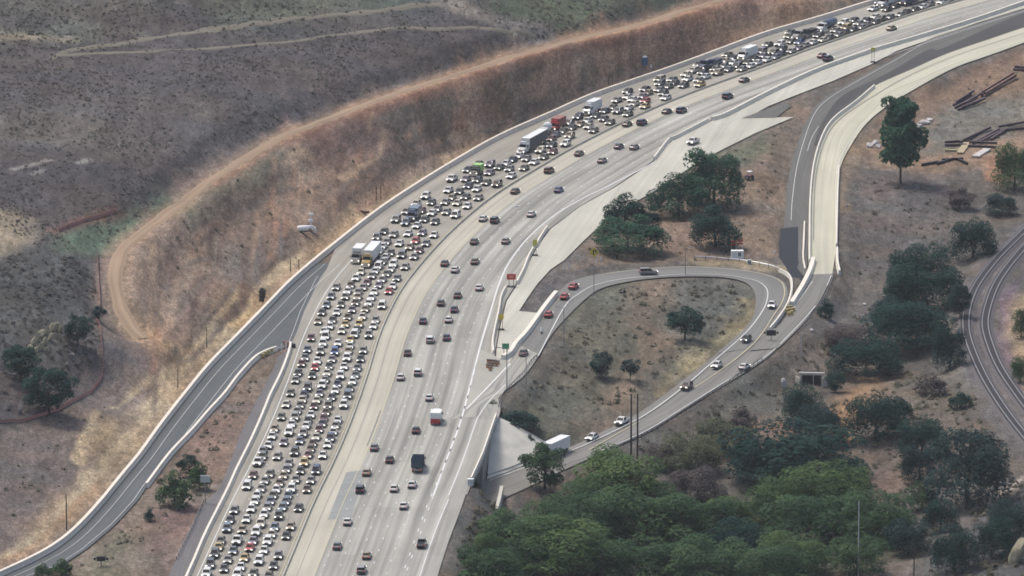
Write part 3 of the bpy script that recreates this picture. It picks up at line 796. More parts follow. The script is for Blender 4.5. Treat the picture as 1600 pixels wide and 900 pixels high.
for s, sy, d_, lo_, hi_, aa, bb in ((.8, .24, 5, .3, .7, .80, 1.20), (.22, .07, 4, .3, .7, .88, 1.12), (2.2, .9, 3, .36, .64, .74, 1.26), (.42, .16, 6, .46, .54, .88, 1.08), (1.1, .5, 5, .52, .57, 1.0, 1.22)):
    mp = nt.nodes.new("ShaderNodeMapping"); mp.inputs["Scale"].default_value = (s, sy, s)
    nz = nt.nodes.new("ShaderNodeTexNoise"); nz.inputs["Scale"].default_value = 1; nz.inputs["Detail"].default_value = d_
    mr = nt.nodes.new("ShaderNodeMapRange"); mr.inputs[1].default_value = lo_; mr.inputs[2].default_value = hi_; mr.inputs[3].default_value = aa; mr.inputs[4].default_value = bb
    L(tc.outputs["Object"], mp.inputs[0]); L(mp.outputs[0], nz.inputs["Vector"]); L(nz.outputs["Fac"], mr.inputs[0])
    if prev is None: prev = mr.outputs[0]
    else:
        mm = nt.nodes.new("ShaderNodeMath"); mm.operation = 'MULTIPLY'; L(prev, mm.inputs[0]); L(mr.outputs[0], mm.inputs[1]); prev = mm.outputs[0]
mx = nt.nodes.new("ShaderNodeVectorMath"); mx.operation = 'SCALE'
L(ca.outputs["Color"], mx.inputs[0]); L(prev, mx.inputs["Scale"]); L(mx.outputs[0], b.inputs["Base Color"])
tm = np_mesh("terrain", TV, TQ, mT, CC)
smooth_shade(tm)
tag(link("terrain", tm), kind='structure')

def drape(name, px, width, mat, z=.16, rag=.5, c=None):
    if c is None: w = np.array([G(x, y) for x, y in crom(np.array(px, float), 5)]); c = gsmooth(resample(w, 1.2), 7)
    t_, n_ = normals2(c); rg = np.random.default_rng(len(px))
    cols = []
    e1 = (gsmooth(rg.normal(size=(len(c), 1)), 2.5)[:, 0]) * rag; e2 = (gsmooth(rg.normal(size=(len(c), 1)), 2.5)[:, 0]) * rag
    for k in range(6):
        f = k / 5; d = -(width / 2 + e1) * (1 - f) + (width / 2 + e2) * f
        q = c[:, :2] + n_ * d[:, None]
        cols.append(np.c_[q, Hs(q[:, 0], q[:, 1]) + (z if 0 < k < 5 else -.1)])
    V = np.stack(cols, 1).reshape(-1, 3)
    i, j = np.meshgrid(np.arange(len(c) - 1), np.arange(5), indexing='ij'); a = (i * 6 + j).ravel()
    Q_ = np.stack([a, a + 1, a + 7, a + 6], 1)
    if np.cross(V[Q_[0, 1]] - V[Q_[0, 0]], V[Q_[0, 2]] - V[Q_[0, 0]])[2] < 0: Q_ = Q_[:, ::-1]
    me = np_mesh(name, V, Q_, mat)
    add_uv(me, np.stack([np.tile(np.linspace(0, width, 6), len(c)), np.repeat(np.arange(len(c)) * 1.2, 6)], 1)); smooth_shade(me)
    return tag(link(name, me), kind='structure')
M_rt = road_mat("pale packed dirt", alb(178, 154, 129), streak=.22, blotch=.12)
drape("ridge_dirt_road", RIDGE, 4.2, M_rt, rag=.7, c=RGc)
M_toe = road_mat("pale eroded dirt", alb(178, 160, 132), streak=.28, blotch=.25)
M_ft = road_mat("dry grassy track", alb(138, 132, 118), streak=.12, blotch=.16)
drape("field_track", [(70,91),(110,80),(150,72),(250,58),(330,47),(440,32),(560,20),(690,6)], 3.4, M_ft, rag=1.5)
drape("field_track", [(90,86),(200,82),(300,78),(420,68),(520,56),(640,44),(720,43),(800,53),(840,57)], 2.4, M_ft, rag=1.2)
# ------------------------------------------------------------------ road markings
M_white = plain("white road paint", (0.55, 0.55, 0.53), .7)
M_yell = plain("yellow road paint", (0.45, 0.40, 0.25), .7)
M_seam = plain("dark joint sealant", (0.17, 0.17, 0.16), .9)
class Marks:
    def __init__(s): s.mb = MB()
    def solid(s, c, w=.2, z=.06):
        t, n = normals2(c)
        l = c.copy(); r = c.copy(); l[:, :2] -= n * w / 2; r[:, :2] += n * w / 2; l[:, 2] += z; r[:, 2] += z
        k = len(c); vs = list(l) + list(r)
        s.mb.add(vs, [(i, k + i, k + i + 1, i + 1) for i in range(k - 1)])
    def dashes(s, c, w=.2, on=3.2, per=12.2, z=.06, ph=0.0):
        c = resample(c, .5); d = np.arange(len(c)) * .5 + ph
        i = 0
        while i < len(c) - 2:
            if d[i] % per < on:
                j = i
                while j < len(c) - 1 and d[j] % per < on: j += 1
                if j - i > 2: s.solid(c[i:j:max(1, (j - i) // 3)], w, z)
                i = j
            i += 1
    def done(s, name, m):
        me = s.mb.mesh(name, m)
        # all faces up
        o = link(name, me); tag(o, kind='structure'); return o
def istat(px, py):
    q = P(px, py, 0)[:2]; return int(np.argmin(np.linalg.norm(Mc[:, :2] - q, axis=1)))
i_top, i_bot = 0, len(Mc) - 1
w1, y1, k1 = Marks(), Marks(), Marks()
y1.solid(moff(6.7), .16)
k1.solid(moff(2.9), .12, z=.03)
w1.dashes(moff(8.2), .15, 2.0, 9.0)
for k, d in enumerate((11.8, 15.45, 19.1, 22.7)):
    w1.dashes(moff(d), .17, 3.0, 11.5, ph=k * 3.7)
w1.dashes(moff(26.4, istat(640, 560)), .24, 3.2, 11.5, ph=5)
Ec = curve(E_PX, 0, 2.0, sig=1.5); w1.solid(Ec, .42)
w1.dashes(curve([(677,775),(658,830),(640,880),(622,930),(600,990)], 0), .22, 3.2, 11.5)
w1.solid(curve([(790,601),(765,626),(748,650),(742,664),(729,702),(715,740),(701,774)], 0), .24)
w1.solid(curve([(701,780),(686,815),(672,852),(656,900),(640,945),(620,1000)], 0), .24)
w1.solid(curve([(797,568),(765,602),(729,639)], 0, 1.0), .42)
w1.solid(curve([(1100,204),(1140,190),(1200,160),(1300,119),(1400,83),(1500,50),(1600,18)], 0), .18)
# jammed side
for k, d in enumerate((4.7, 8.3, 11.9, 15.5)):
    w1.dashes(moff(-d), .13, 3.0, 11.5, ph=k * 4.1)
y1.solid(moff(-.9), .16)
w1.solid(moff(-19.2, istat(640, 400)), .22)
w1.solid(soff(3.0), .11); w1.solid(soff(7.0, 0, 118), .12)
Rl = Rs.copy(); Rl[:, :2] -= An[ia:] * 1.0
w1.solid(Rl[8:75], .1); w1.solid(Rl[100:], .12)
# loop and lower road
w1.solid(curve([(841,557,.02),(881,482,-.1),(903,461,-.3),(930,446,-.5),(975,436.5,-.7),(1010,433.5,-.9),(1068,429.5,-1.3),(1125,430.5,-1.8),(1166,436,-2.2),(1187,442,-2.4),(1199,455,-2.6),(1197,475,-3.0),(1184,498,-3.4),(1162,524,-3.7),(1120,561,-4.3),(1070,604,-5.1),(1010,648,-6.0),(948,680,-6.8),(900,702,-7.4),(832,727,-7.9),(765,752,-8.0)], 0, 1.5), .26, z=.22)
y1.solid(curve([(945,428.5,-.5),(996,422.5,-.7),(1071,417.5,-1.3),(1146,421.8,-1.8),(1192,429.5,-2.2),(1219,440,-2.5),(1226,456,-2.8),(1221,475,-3.0),(1208,495,-3.2),(1192,520,-3.6),(1170,545,-4.0),(1125,580,-4.7),(1060,622,-5.8),(985,667,-6.7),(920,704,-7.4)], 0, 1.5), .25, z=.22)
w1.solid(curve([(1274,479,-3.05),(1256,500,-3.3),(1234,523,-3.7),(1195,559,-4.3),(1124,603,-5.1),(1060,643,-6),(1010,674,-6.8),(938,706,-7.4)], 0, 1.5), .22, z=.2)
w1.solid(curve([(1292,447,-2.9),(1299,431,-2.75)], 0, 1.5), .2, z=.14)
w1.solid(curve([(1270,440,-2.85),(1257,458,-3.0),(1240,482,-3.2),(1222,505,-3.4)], 0, 1.5), .16, z=.14)
w1.solid(curve([(1306,376,-2.2),(1306,312,-1.5),(1308,262,-1.0),(1322,230,-.6),(1345,197,-.3),(1400,153,0),(1480,109,0),(1600,66,0)], 0, 2), .16, z=.1)
k1.solid(curve([(1271,376,-2.2),(1272,312,-1.5),(1277,262,-1.0),(1289,220,-.6),(1309,190,-.3),(1350,160,0),(1420,119,0),(1500,85,0),(1600,52,0)], 0, 2), .22, z=.2)
w1.solid(curve([(1236,345,-1.9),(1238,312,-1.6),(1245,262,-1.1),(1257,218,-.7),(1272,180,-.4),(1292,157,-.2),(1330,133,0),(1402,93,0),(1450,66,0),(1525,41,0),(1600,18,0)], 0, 2), .14, z=.2)
w1.solid(curve([(1249,330,-1.8),(1251,300,-1.5),(1256,262,-1.1),(1266,222,-.7),(1279,198,-.35)], 0, 2), .14, z=.2)
w1.done("white_lane_markings", M_white); y1.done("yellow_lane_markings", M_yell)
# tyre marks and sealed joints in the open lanes
for d, a, bb in ((14.6, istat(700, 380), istat(640, 560)), (17.4, istat(660, 560), istat(650, 650)), (20.6, istat(840, 300), istat(700, 480)), (10.1, istat(600, 640), istat(560, 720)), (24.3, istat(690, 640), istat(640, 760))):
    k1.solid(moff(d, a, bb), .2, z=.03)
k1.solid(moff(6.2, istat(590, 640), istat(575, 700)), .3, z=.05)
k1.done("road_joint_markings", M_seam)

# ------------------------------------------------------------------ barriers
M_bar = plain("barrier concrete", alb(226, 214, 198, .82), .85, var=.08, scale=.6)
M_kr = plain("white barrier concrete", alb(228, 221, 206, .78), .8, var=.06, scale=.6)
M_rail = plain("galvanised steel", (.42, .43, .44), .45, .6)
M_wood = plain("weathered timber", (.09, .06, .045), .9, var=.2, scale=2)
def barrier(name, c, mat, label, h=1.0, wb=.65, wt=.3, cat="barrier", joints=0.0):
    t, n = normals2(c)
    prof = [(-wb / 2, -.25), (-wb / 2, .12), (-wt / 2 - .06, .35 * h), (-wt / 2, h), (wt / 2, h), (wt / 2 + .06, .35 * h), (wb / 2, .12), (wb / 2, -.25)]
    mb = MB()
    mb.loft([[(p[0] + nn[0] * a, p[1] + nn[1] * a, p[2] + b) for a, b in prof] for p, nn in zip(c, n)])
    return tag(mb.build(name, mat), label, cat)
barrier("concrete_barrier", Ac, M_bar, "long pale concrete barrier along the foot of the brown cut slope", 1.25, 1.2, .8)
barrier("concrete_barrier", curve([(432,547),(415,553),(397,564),(372,591),(350,620),(325,647),(300,676),(265,713),(229,761)], 0, 2), M_kr, "pale concrete barrier on the inner edge of the blue grey slip road", 1.05, 1.05, .62)
barrier("concrete_barrier", curve(B_PX, 0, 2, sig=1), M_kr, "pale concrete barrier between jammed lanes and grey frontage strip", 1.1, .95, .55)
barrier("median_barrier", Mc.copy(), M_med if False else plain("cream barrier concrete", alb(204, 198, 181), .9), "low cream concrete barrier dividing jammed lanes from open lanes", .55, .5, .25)
barrier("concrete_barrier", curve([(1640,-7),(1600,6),(1525,32),(1450,55),(1375,77),(1350,85),(1275,112),(1200,147),(1136,180),(1112,188)], 0, 2), M_kr, "long white concrete barrier beside the outbound lanes and yellow arrow sign", 1.1, 1.1, .65)
barrier("temporary_barrier", curve([(1106,190),(1060,214),(1048,219)], 0, 1.5), M_kr, "short white barrier run just past the gap in the long barrier", 1.0, .8, .4)
barrier("temporary_barrier", curve([(1046,220),(1040,226),(1034,234),(1022,250)], 0, 1.5), M_kr, "white barrier run bending away at the tip of the apron", 1.0, .8, .4)
barrier("temporary_barrier", curve([(855,358),(846,371),(837,387)], 0, 1.5), M_kr, "short white barrier run above the yellow sign in the gore", 1.0, .8, .4)
barrier("temporary_barrier", curve([(833,391),(826,404),(818,424),(808,444)], 0, 1.5), M_kr, "curved white barrier run between yellow sign and orange sign board", 1.0, .8, .4)
barrier("temporary_barrier", curve([(790,452),(783,467),(780,485),(775,508),(770,535),(771,553)], 0, 1.5), M_kr, "white barrier run from orange sign board down to sand barrels", 1.0, .7, .35)
barrier("temporary_barrier", curve([(869,461,-.1),(852,482,-.05),(835,506),(820,526),(806,541),(797,555),(786,562)], 0, 1.5), M_kr, "wide white barrier beside the red cars on the loop ramp", 1.2, 1.5, 1.1)
barrier("concrete_barrier", curve([(1218,424,-2.4),(1231,431,-2.5),(1237,443,-2.7),(1236,460,-2.8),(1229,480,-3.0),(1216,500,-3.3),(1203,516,-3.6)], 0, 1.0), M_kr, "white kerb barrier curving round the outside of the loop ramp", .8, .7, .4)
barrier("temporary_barrier", curve([(1271,408,-2.5),(1265,428,-2.7),(1253,452,-2.9),(1237,478,-3.1)], 0, 1.5), M_kr, "thick white barrier slanting down to the yellow sand barrels", 1.2, 1.5, 1.1)
barrier("concrete_barrier", curve([(1265,410,-2.5),(1265,375,-2.2),(1266,312,-1.5),(1271,262,-1.0),(1283,220,-.6),(1301,190,-.3),(1338,161,0),(1366,137,0)], 0, 2), M_kr, "white parapet on the inner edge of the cream bridge road", 1.0, .7, .35)
barrier("concrete_barrier", curve([(1307,385,-2.2),(1308,340,-1.8),(1309,300,-1.4),(1311,262,-1.0)], 0, 2), M_kr, "white parapet on the outer edge of the straight cream bridge road", .9, .6, .3)
barrier("temporary_barrier", curve([(1308,392,-2.4),(1308.5,412,-2.6),(1312,429,-2.8)], 0, 1.5), M_kr, "short white barrier flaring off the end of the bridge road", 1.2, .9, .45)
barrier("temporary_barrier", curve([(1257,350,-2.0),(1256,380,-2.2),(1255,405,-2.5),(1258,424,-2.7)], 0, 1.5), M_kr, "grey white barrier between black patch and cream bridge road", .9, .7, .35)
barrier("concrete_barrier", curve([(775,652),(767,675),(755,710),(744,735),(736,752)], 0, 1.5), M_kr, "bright parapet of the freeway bridge over the lower road", 1.0, .6, .35)

def guardrail(c, label, post=4.0):
    e = empty("guardrail", c[0], 0, label, "guardrail")
    t, n = normals2(c); o = np.array(c[0])
    mb = MB()
    prof = [(-.05, .45), (.05, .5), (.0, .6), (.05, .7), (-.05, .78)]
    mb.loft([[(p[0] - o[0] + nn[0] * a, p[1] - o[1] + nn[1] * a, p[2] - o[2] + b) for a, b in prof] for p, nn in zip(c, n)])
    mb.build("rail_beam", M_rail, e)
    st = max(1, int(post / np.linalg.norm(c[1] - c[0])))
    pm = MB()
    pm.box((0, 0, .3), (.16, .16, .95)); me = pm.mesh("post", M_wood)
    for p in c[::st][:60]:
        q = link("post", me, e); q.location = p - o
    return e
guardrail(curve([(839,558),(830,566),(818,584),(803,599),(785,619),(779,636)], 0, 1.0), "dark guardrail on the edge of the off ramp above the weedy bank")
guardrail(curve([(318,784,.0),(300,825,.0),(285,855,0),(276,874,0)], 0, 1.0), "guardrail below the pale sign panel on the grey frontage strip")
guardrail(curve([(1303,428,-2.75),(1297,447,-2.9),(1283,474,-3.1),(1264,500,-3.3),(1240,524,-3.7)], 0, 1.0), "dark guardrail on the outer edge of the connector road")
guardrail(curve([(1085,404,-1.2),(1120,406,-1.5),(1160,410,-1.9),(1200,417,-2.2),(1216,422,-2.4)], 0, 1.0), "weathered guardrail above the loop beside the white box")
guardrail(np.array([P(x, y, z) for x, y, z in [(822,725,-7.9),(800,735,-7.9),(780,742,-7.95),(762,748,-8)]]) + np.array([0, 1.2, 0]), "dark guardrail at the foot of the pale slope paving", 2)
guardrail(curve([(1190,563,-4.3),(1125,607,-5.1),(1062,648,-6),(1012,678,-6.8),(942,711,-7.4)], 0, 1.5), "long low guardrail on the outer edge of the lower road")

# ------------------------------------------------------------------ bridge over the lower road
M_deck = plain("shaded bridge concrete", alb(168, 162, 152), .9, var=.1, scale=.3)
M_pave = plain("pale slope concrete", alb(220, 216, 202), .9, var=.10, scale=.25)
bc = curve([(779,630),(778,645),(767,675),(755,710),(744,735),(733,757),(727,772)], 0, 1.5)
tt, nn = normals2(bc)
if np.dot(P(900, 640)[:2] - bc[5, :2], nn[5]) < 0: nn = -nn
e = empty("freeway_bridge", bc[len(bc) // 2], 0, "concrete freeway bridge over the lower road with grey abutment", "bridge")
o0 = np.array(e.location)
mb = MB()
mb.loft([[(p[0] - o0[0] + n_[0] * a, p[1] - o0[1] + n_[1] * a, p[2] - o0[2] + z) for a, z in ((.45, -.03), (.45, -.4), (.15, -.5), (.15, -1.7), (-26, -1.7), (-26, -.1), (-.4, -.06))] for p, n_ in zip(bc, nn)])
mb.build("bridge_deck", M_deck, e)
mb = MB()
q0, q1, q2, q3 = P(775, 650, -1.6), P(748, 744, -1.6) , P(760, 751, -8.3), P(771, 706, -8.3)
inn = np.array([-9.0, 2.0, 0])
def prism(mb, top, zb):
    n = len(top); vs = [tuple(p) for p in top] + [(p[0], p[1], zb) for p in top]
    mb.add(vs, [tuple(range(n)), tuple(range(2 * n - 1, n - 1, -1))] + [(i, n + i, n + (i + 1) % n, (i + 1) % n) for i in range(n)])
ab = [P(769, 668, -1.7), P(757, 704, -1.7), P(752, 720, -1.7)]
top = [np.array(v) - o0 for v in (ab[0] + [.3, 0, 0], ab[2] + [.3, 0, 0], ab[2] + [-24, -4, 0], ab[0] + [-24, -4, 0])]
prism(mb, top, -9.5)
mb.build("abutment", M_deck, e)
# slope paving: a thick slab from the freeway edge down to the lower road
M_stain = M_pave
pv = list(PVW)
c0 = np.mean(pv, axis=0)
mb = MB()
vs = [tuple(p) for p in pv] + [(p[0], p[1], p[2] - 2.5) for p in pv] + [tuple(P(800, 700, -5.0)), tuple(P(800, 700, -8.5))]
n = len(pv)
mb.add(vs, [(i, (i + 1) % n, 2 * n) for i in range(n)] + [((i + 1) % n, i, n + i, n + (i + 1) % n) for i in range(n)] + [(n + (i + 1) % n, n + i, 2 * n + 1) for i in range(n)])
sp = mb.build("slope_paving", M_pave); tag(sp, kind='structure')
# wing wall below the bridge
mb = MB()
wc = curve([(784,768,-7.2),(778,795,-6.8),(771,812,-6.4),(765,832,-6.0)], 0, 1.0)
t_, n_ = normals2(wc)
mb.loft([[(p[0] + q[0] * a, p[1] + q[1] * a, p[2] + z) for a, z in ((-.4, -2), (-.4, 1.4), (.4, 1.4), (.4, -2))] for p, q in zip(wc, n_)])
tag(mb.build("wing_wall", M_pave), "narrow pale wing wall running down through dark weeds below the bridge", "wall")

# ------------------------------------------------------------------ railway
M_steel = plain("worn rail steel", (.24, .23, .235), .5, .4)
M_tie = plain("oily sleepers", (.022, .019, .022), .95)
M_ball = plain("grey ballast", alb(104, 99, 99), 1.0, var=.12, scale=.8)
for rc, side in ((R1c, "outer curve beside the dark trees"), (R2c, "inner curve beside the tan verge")):
    e = empty("railway_track", rc[len(rc) // 2], 0, "curved railway track on the " + side, "railway track")
    o0 = np.array(e.location); t_, n_ = normals2(rc)
    mb = MB()
    mb.loft([[(p[0] - o0[0] + q[0] * a, p[1] - o0[1] + q[1] * a, z) for a, z in ((-2.4, -.5), (-1.5, .12), (1.5, .12), (2.4, -.5))] for p, q in zip(rc, n_)])
    mb.build("ballast_bed", M_ball, e)
    mb = MB()
    for p, q, r in zip(rc[::1], n_, t_):
        mb.box((p[0] - o0[0], p[1] - o0[1], .16), (.92, 2.6, .14), math.atan2(r[1], r[0]))
    sl = mb.build("sleepers", M_tie, e)
    for sgn in (-1, 1):
        mb = MB()
        mb.loft([[(p[0] - o0[0] + q[0] * (sgn * .78 + a), p[1] - o0[1] + q[1] * (sgn * .78 + a), z) for a, z in ((-.13, .22), (-.1, .4), (.1, .4), (.13, .22))] for p, q in zip(rc, n_)])
        mb.build("rail", M_steel, e)
# ------------------------------------------------------------------ vehicles
M_glass = plain("dark tinted glass", (.006, .007, .009), .35, spec=.08)
M_tyre = plain("black tyre rubber", (.015, .015, .016), .8)
M_rim = plain("alloy rim", (.35, .35, .36), .35, .8)
M_head = plain("lit headlight", (.9, .9, .85), .2, emit=(1.0, .95, .82), es=1.1)
M_headoff = plain("clear headlight lens", (.75, .75, .74), .15)
M_tail = plain("red tail light", (.35, .01, .01), .3, emit=(1, .05, .03), es=.15)
M_under = plain("black underbody plastic", (.014, .014, .015), .7)
PAINT = {
 'w': ("white", (.54, .53, .50)), 's': ("silver", (.21, .20, .185)), 'g': ("grey", (.13, .135, .14)), 'd': ("charcoal", (.045, .046, .05)), 'k': ("black", (.012, .012, .014)),
 'n': ("navy", (.015, .02, .06)), 'b': ("blue", (.035, .07, .2)), 'r': ("red", (.34, .022, .02)), 'm': ("maroon", (.10, .022, .025)), 't': ("tan", (.26,.20,.13)),
 'o': ("olive", (.10, .095, .065)), 'c': ("cream", (.46, .42, .33)), 'p': ("mauve", (.17, .14, .18)), 'q': ("brown", (.10, .06, .04)), 'h': ("slate", (.10, .125, .16)), 'y': ("gold", (.38, .27, .10)), 'e': ("green", (.25, .38, .12)),
}
PM = {k: plain(v[0] + " car paint", v[1], .4, coat=.25) for k, v in PAINT.items()}

def sect(x, hw, z0, z1, r=.16):
    return [(x, -hw + r, z0), (x, hw - r, z0), (x, hw, z0 + r), (x, hw, z1 - r), (x, hw - r * 1.3, z1), (x, -hw + r * 1.3, z1), (x, -hw, z1 - r), (x, -hw, z0 + r)]
def wheel_mesh(r, w):
    mb = MB()
    mb.tube((0, -w / 2, 0), (0, w / 2, 0), r, n=14, mi=0)
    mb.tube((0, -w / 2 - .012, 0), (0, w / 2 + .012, 0), r * .62, n=10, mi=1)
    return mb.mesh("wheel", [M_tyre, M_rim])
WH = {r: wheel_mesh(r, .24) for r in (.33, .38, .50)}
def greenhouse(mb, x0, x1, x2, x3, hw0, hw1, z0, z1, mi=0):
    """frustum: base from x0 to x3, top from x1 to x2"""
    vs = [(x0, -hw0, z0), (x3, -hw0, z0), (x3, hw0, z0), (x0, hw0, z0), (x1, -hw1, z1), (x2, -hw1, z1), (x2, hw1, z1), (x1, hw1, z1)]
    mb.add(vs, [(3, 2, 1, 0), (4, 5, 6, 7), (0, 1, 5, 4), (1, 2, 6, 5), (2, 3, 7, 6), (3, 0, 4, 7)], mi)
def make_car(kind):
    """front of the car towards +x; origin on the ground at its middle"""
    name = {'s': "sedan", 'u': "suv", 'p': "pickup_truck", 'v': "minivan"}[kind]
    root = bpy.data.objects.new(name, None); root.empty_display_size = .5
    body, win = MB(), MB()
    if kind == 's':
        L, hw, wr = 4.75, .92, .33
        body.loft([sect(x, hw * k, a, b_) for x, k, a, b_ in ((-2.37, .86, .42, .86), (-2.2, .96, .28, .98), (-1.3, 1, .24, 1.0), (.8, 1, .22, .98), (1.9, .97, .24, .88), (2.25, .9, .28, .76), (2.38, .8, .36, .66))])
        greenhouse(win, -1.85, -1.1, .25, 1.15, .84, .64, .96, 1.40)
        body.loft([sect(x, .63 * k, a, b_, .06) for x, k, a, b_ in ((-1.15, .95, 1.37, 1.415), (-.9, 1, 1.385, 1.47), (.05, 1, 1.385, 1.47), (.32, .95, 1.365, 1.40))])
        for y in (-.74, .74):
            for a, c in (((-1.83, y * 1.12, .98), (-1.1, y * .87, 1.42)), ((1.13, y * 1.12, .98), (.26, y * .87, 1.41)), ((-.35, y * 1.145, .98), (-.35, y * .88, 1.42))): body.tube(a, c, .05, n=4)
        hx, hz, tx, tz, ax = 2.30, .66, -2.33, .80, (1.45, -1.4)
    elif kind == 'u':
        L, hw, wr = 4.85, .97, .38
        body.loft([sect(x, hw * k, a, b_) for x, k, a, b_ in ((-2.42, .9, .5, 1.02), (-2.3, .97, .38, 1.14), (-1.3, 1, .32, 1.15), (.9, 1, .3, 1.13), (2.0, .97, .32, 1.05), (2.32, .92, .38, .95), (2.43, .84, .48, .82))])
        greenhouse(win, -2.3, -2.0, .2, 1.1, .89, .74, 1.12, 1.66)
        body.loft([sect(x, .74 * k, a, b_, .07) for x, k, a, b_ in ((-2.2, .95, 1.62, 1.70), (-1.9, 1, 1.64, 1.76), (.1, 1, 1.64, 1.76), (.32, .95, 1.61, 1.67))])
        for y in (-.82, .82):
            for a, c in (((-2.24, y * 1.08, 1.12), (-2.0, y * .92, 1.68)), ((1.08, y * 1.08, 1.12), (.22, y * .91, 1.67)), ((-1.3, y * 1.1, 1.12), (-1.25, y * .92, 1.68)), ((-.3, y * 1.1, 1.12), (-.3, y * .92, 1.68))): body.tube(a, c, .06, n=4)
        hx, hz, tx, tz, ax = 2.37, .84, -2.40, 1.0, (1.5, -1.45)
    elif kind == 'v':
        L, hw, wr = 5.1, .98, .33
        body.loft([sect(x, hw * k, a, b_) for x, k, a, b_ in ((-2.54, .92, .42, 1.0), (-2.4, .98, .3, 1.1), (1.1, 1, .26, 1.08), (2.0, .97, .28, .95), (2.4, .9, .32, .8), (2.53, .8, .4, .68))])
        greenhouse(win, -2.45, -2.25, .55, 1.75, .90, .76, 1.06, 1.68)
        body.loft([sect(x, .76 * k, a, b_, .07) for x, k, a, b_ in ((-2.4, .95, 1.62, 1.72), (-2.1, 1, 1.66, 1.78), (.4, 1, 1.66, 1.77), (.7, .94, 1.62, 1.68))])
        for y in (-.83, .83):
            for a, c in (((-2.4, y * 1.08, 1.06), (-2.25, y * .92, 1.7)), ((1.7, y * 1.06, 1.06), (.57, y * .92, 1.69)), ((-.9, y * 1.09, 1.06), (-.9, y * .92, 1.7)), ((.5, y * 1.09, 1.06), (.4, y * .92, 1.7))): body.tube(a, c, .06, n=4)
        hx, hz, tx, tz, ax = 2.44, .74, -2.5, 1.0, (1.6, -1.5)
    else:
        L, hw, wr = 5.7, 1.0, .40
        body.loft([sect(x, hw * k, a, b_) for x, k, a, b_ in ((-.55, 1, .4, 1.2), (.9, 1, .38, 1.2), (2.3, .98, .4, 1.16), (2.75, .93, .46, 1.06), (2.86, .88, .55, .94))])
        greenhouse(win, -.55, -.35, .75, 1.5, .91, .76, 1.18, 1.78)
        body.loft([sect(x, .76 * k, a, b_, .07) for x, k, a, b_ in ((-.5, .96, 1.75, 1.82), (-.3, 1, 1.76, 1.88), (.65, 1, 1.76, 1.88), (.85, .95, 1.73, 1.79))])
        for y in (-.83, .83):
            for a, c in (((-.55, y * 1.08, 1.18), (-.35, y * .92, 1.8)), ((1.48, y * 1.08, 1.18), (.77, y * .92, 1.79))): body.tube(a, c, .06, n=4)
        hx, hz, tx, tz, ax = 2.80, .92, -2.86, 1.0, (1.85, -1.65)
        bed = MB()
        bed.box((-1.7, 0, .66), (2.3, 1.9, .12), mi=1)
        for y in (-.94, .94): bed.box((-1.7, y, .86), (2.32, .12, .78), mi=0)
        bed.box((-2.8, 0, .86), (.1, 1.98, .76), mi=0); bed.box((-.6, 0, .9), (.1, 1.9, .7), mi=0)
    kids = []
    def kid(nm, me, loc=(0, 0, 0), paint=False):
        o = bpy.data.objects.new(nm, me); o.location = loc; o.parent = root; kids.append((o, paint)); return o
    under = MB(); under.box((0, 0, .32), (L * .9, hw * 1.86, .2))
    bm = body.mesh("body", PM['w'])
    kid("body", bm, paint=True)
    if kind == 'p': kid("cargo_bed", bed.mesh("cargo_bed", [PM['w'], M_under]), paint=True)
    kid("windows", win.mesh("windows", M_glass))
    kid("underbody", under.mesh("underbody", M_under))
    for x in ax:
        for y in (-hw + .11, hw - .11): kid("wheel", WH[.38 if kind in 'up' else .33], (x, y, .38 if kind in 'up' else .33))
    hl = MB(); hl.box((0, 0, 0), (.2, .46, .24)); hme = hl.mesh("headlight", M_head)
    tl = MB(); tl.box((0, 0, 0), (.1, .3, .2)); tme = tl.mesh("tail_light", M_tail)
    for y in (-hw + .29, hw - .29):
        kid("headlight", hme, (hx - .04, y, hz)); kid("tail_light", tme, (tx, y * 1.02, tz))
    gr = MB(); gr.box((hx + .03, 0, hz - .16), (.14, .95, .34)); gr.box((hx + .0, 0, .36), (.2, hw * 1.6, .22)); kid("grille", gr.mesh("grille", M_under))
    bp = MB(); bp.box((tx - .02, 0, tz - .36), (.12, hw * 1.7, .26)); kid("rear_bumper", bp.mesh("rear_bumper", M_under))
    return dict(name=name, kids=kids, L=L, h={'s': 1.45, 'u': 1.75, 'v': 1.75, 'p': 1.85}[kind])
CAR = {k: make_car(k) for k in 'supv'}
TYPE = {'s': "sedan", 'u': "SUV", 'p': "pickup", 'v': "minivan"}
PARTMESH = {}
def place_car(kind, colour, x, y, z, rz, label, group, lights=True):
    d = CAR[kind]
    root = bpy.data.objects.new(d['name'], None); COL.objects.link(root); root.empty_display_size = .5
    root.location = (float(x), float(y), float(z)); root.rotation_euler = (0, 0, rz)
    tag(root, label, {'s': "car", 'u': "car", 'v': "van", 'p': "pickup truck"}[kind], group)
    for o, paint in d['kids']:
        c = o.copy(); COL.objects.link(c); c.parent = root
        if paint:
            key = (o.data.name, colour)
            if key not in PARTMESH:
                me = o.data.copy(); me.materials[0] = PM[colour]; PARTMESH[key] = me
            c.data = PARTMESH[key]
    return root

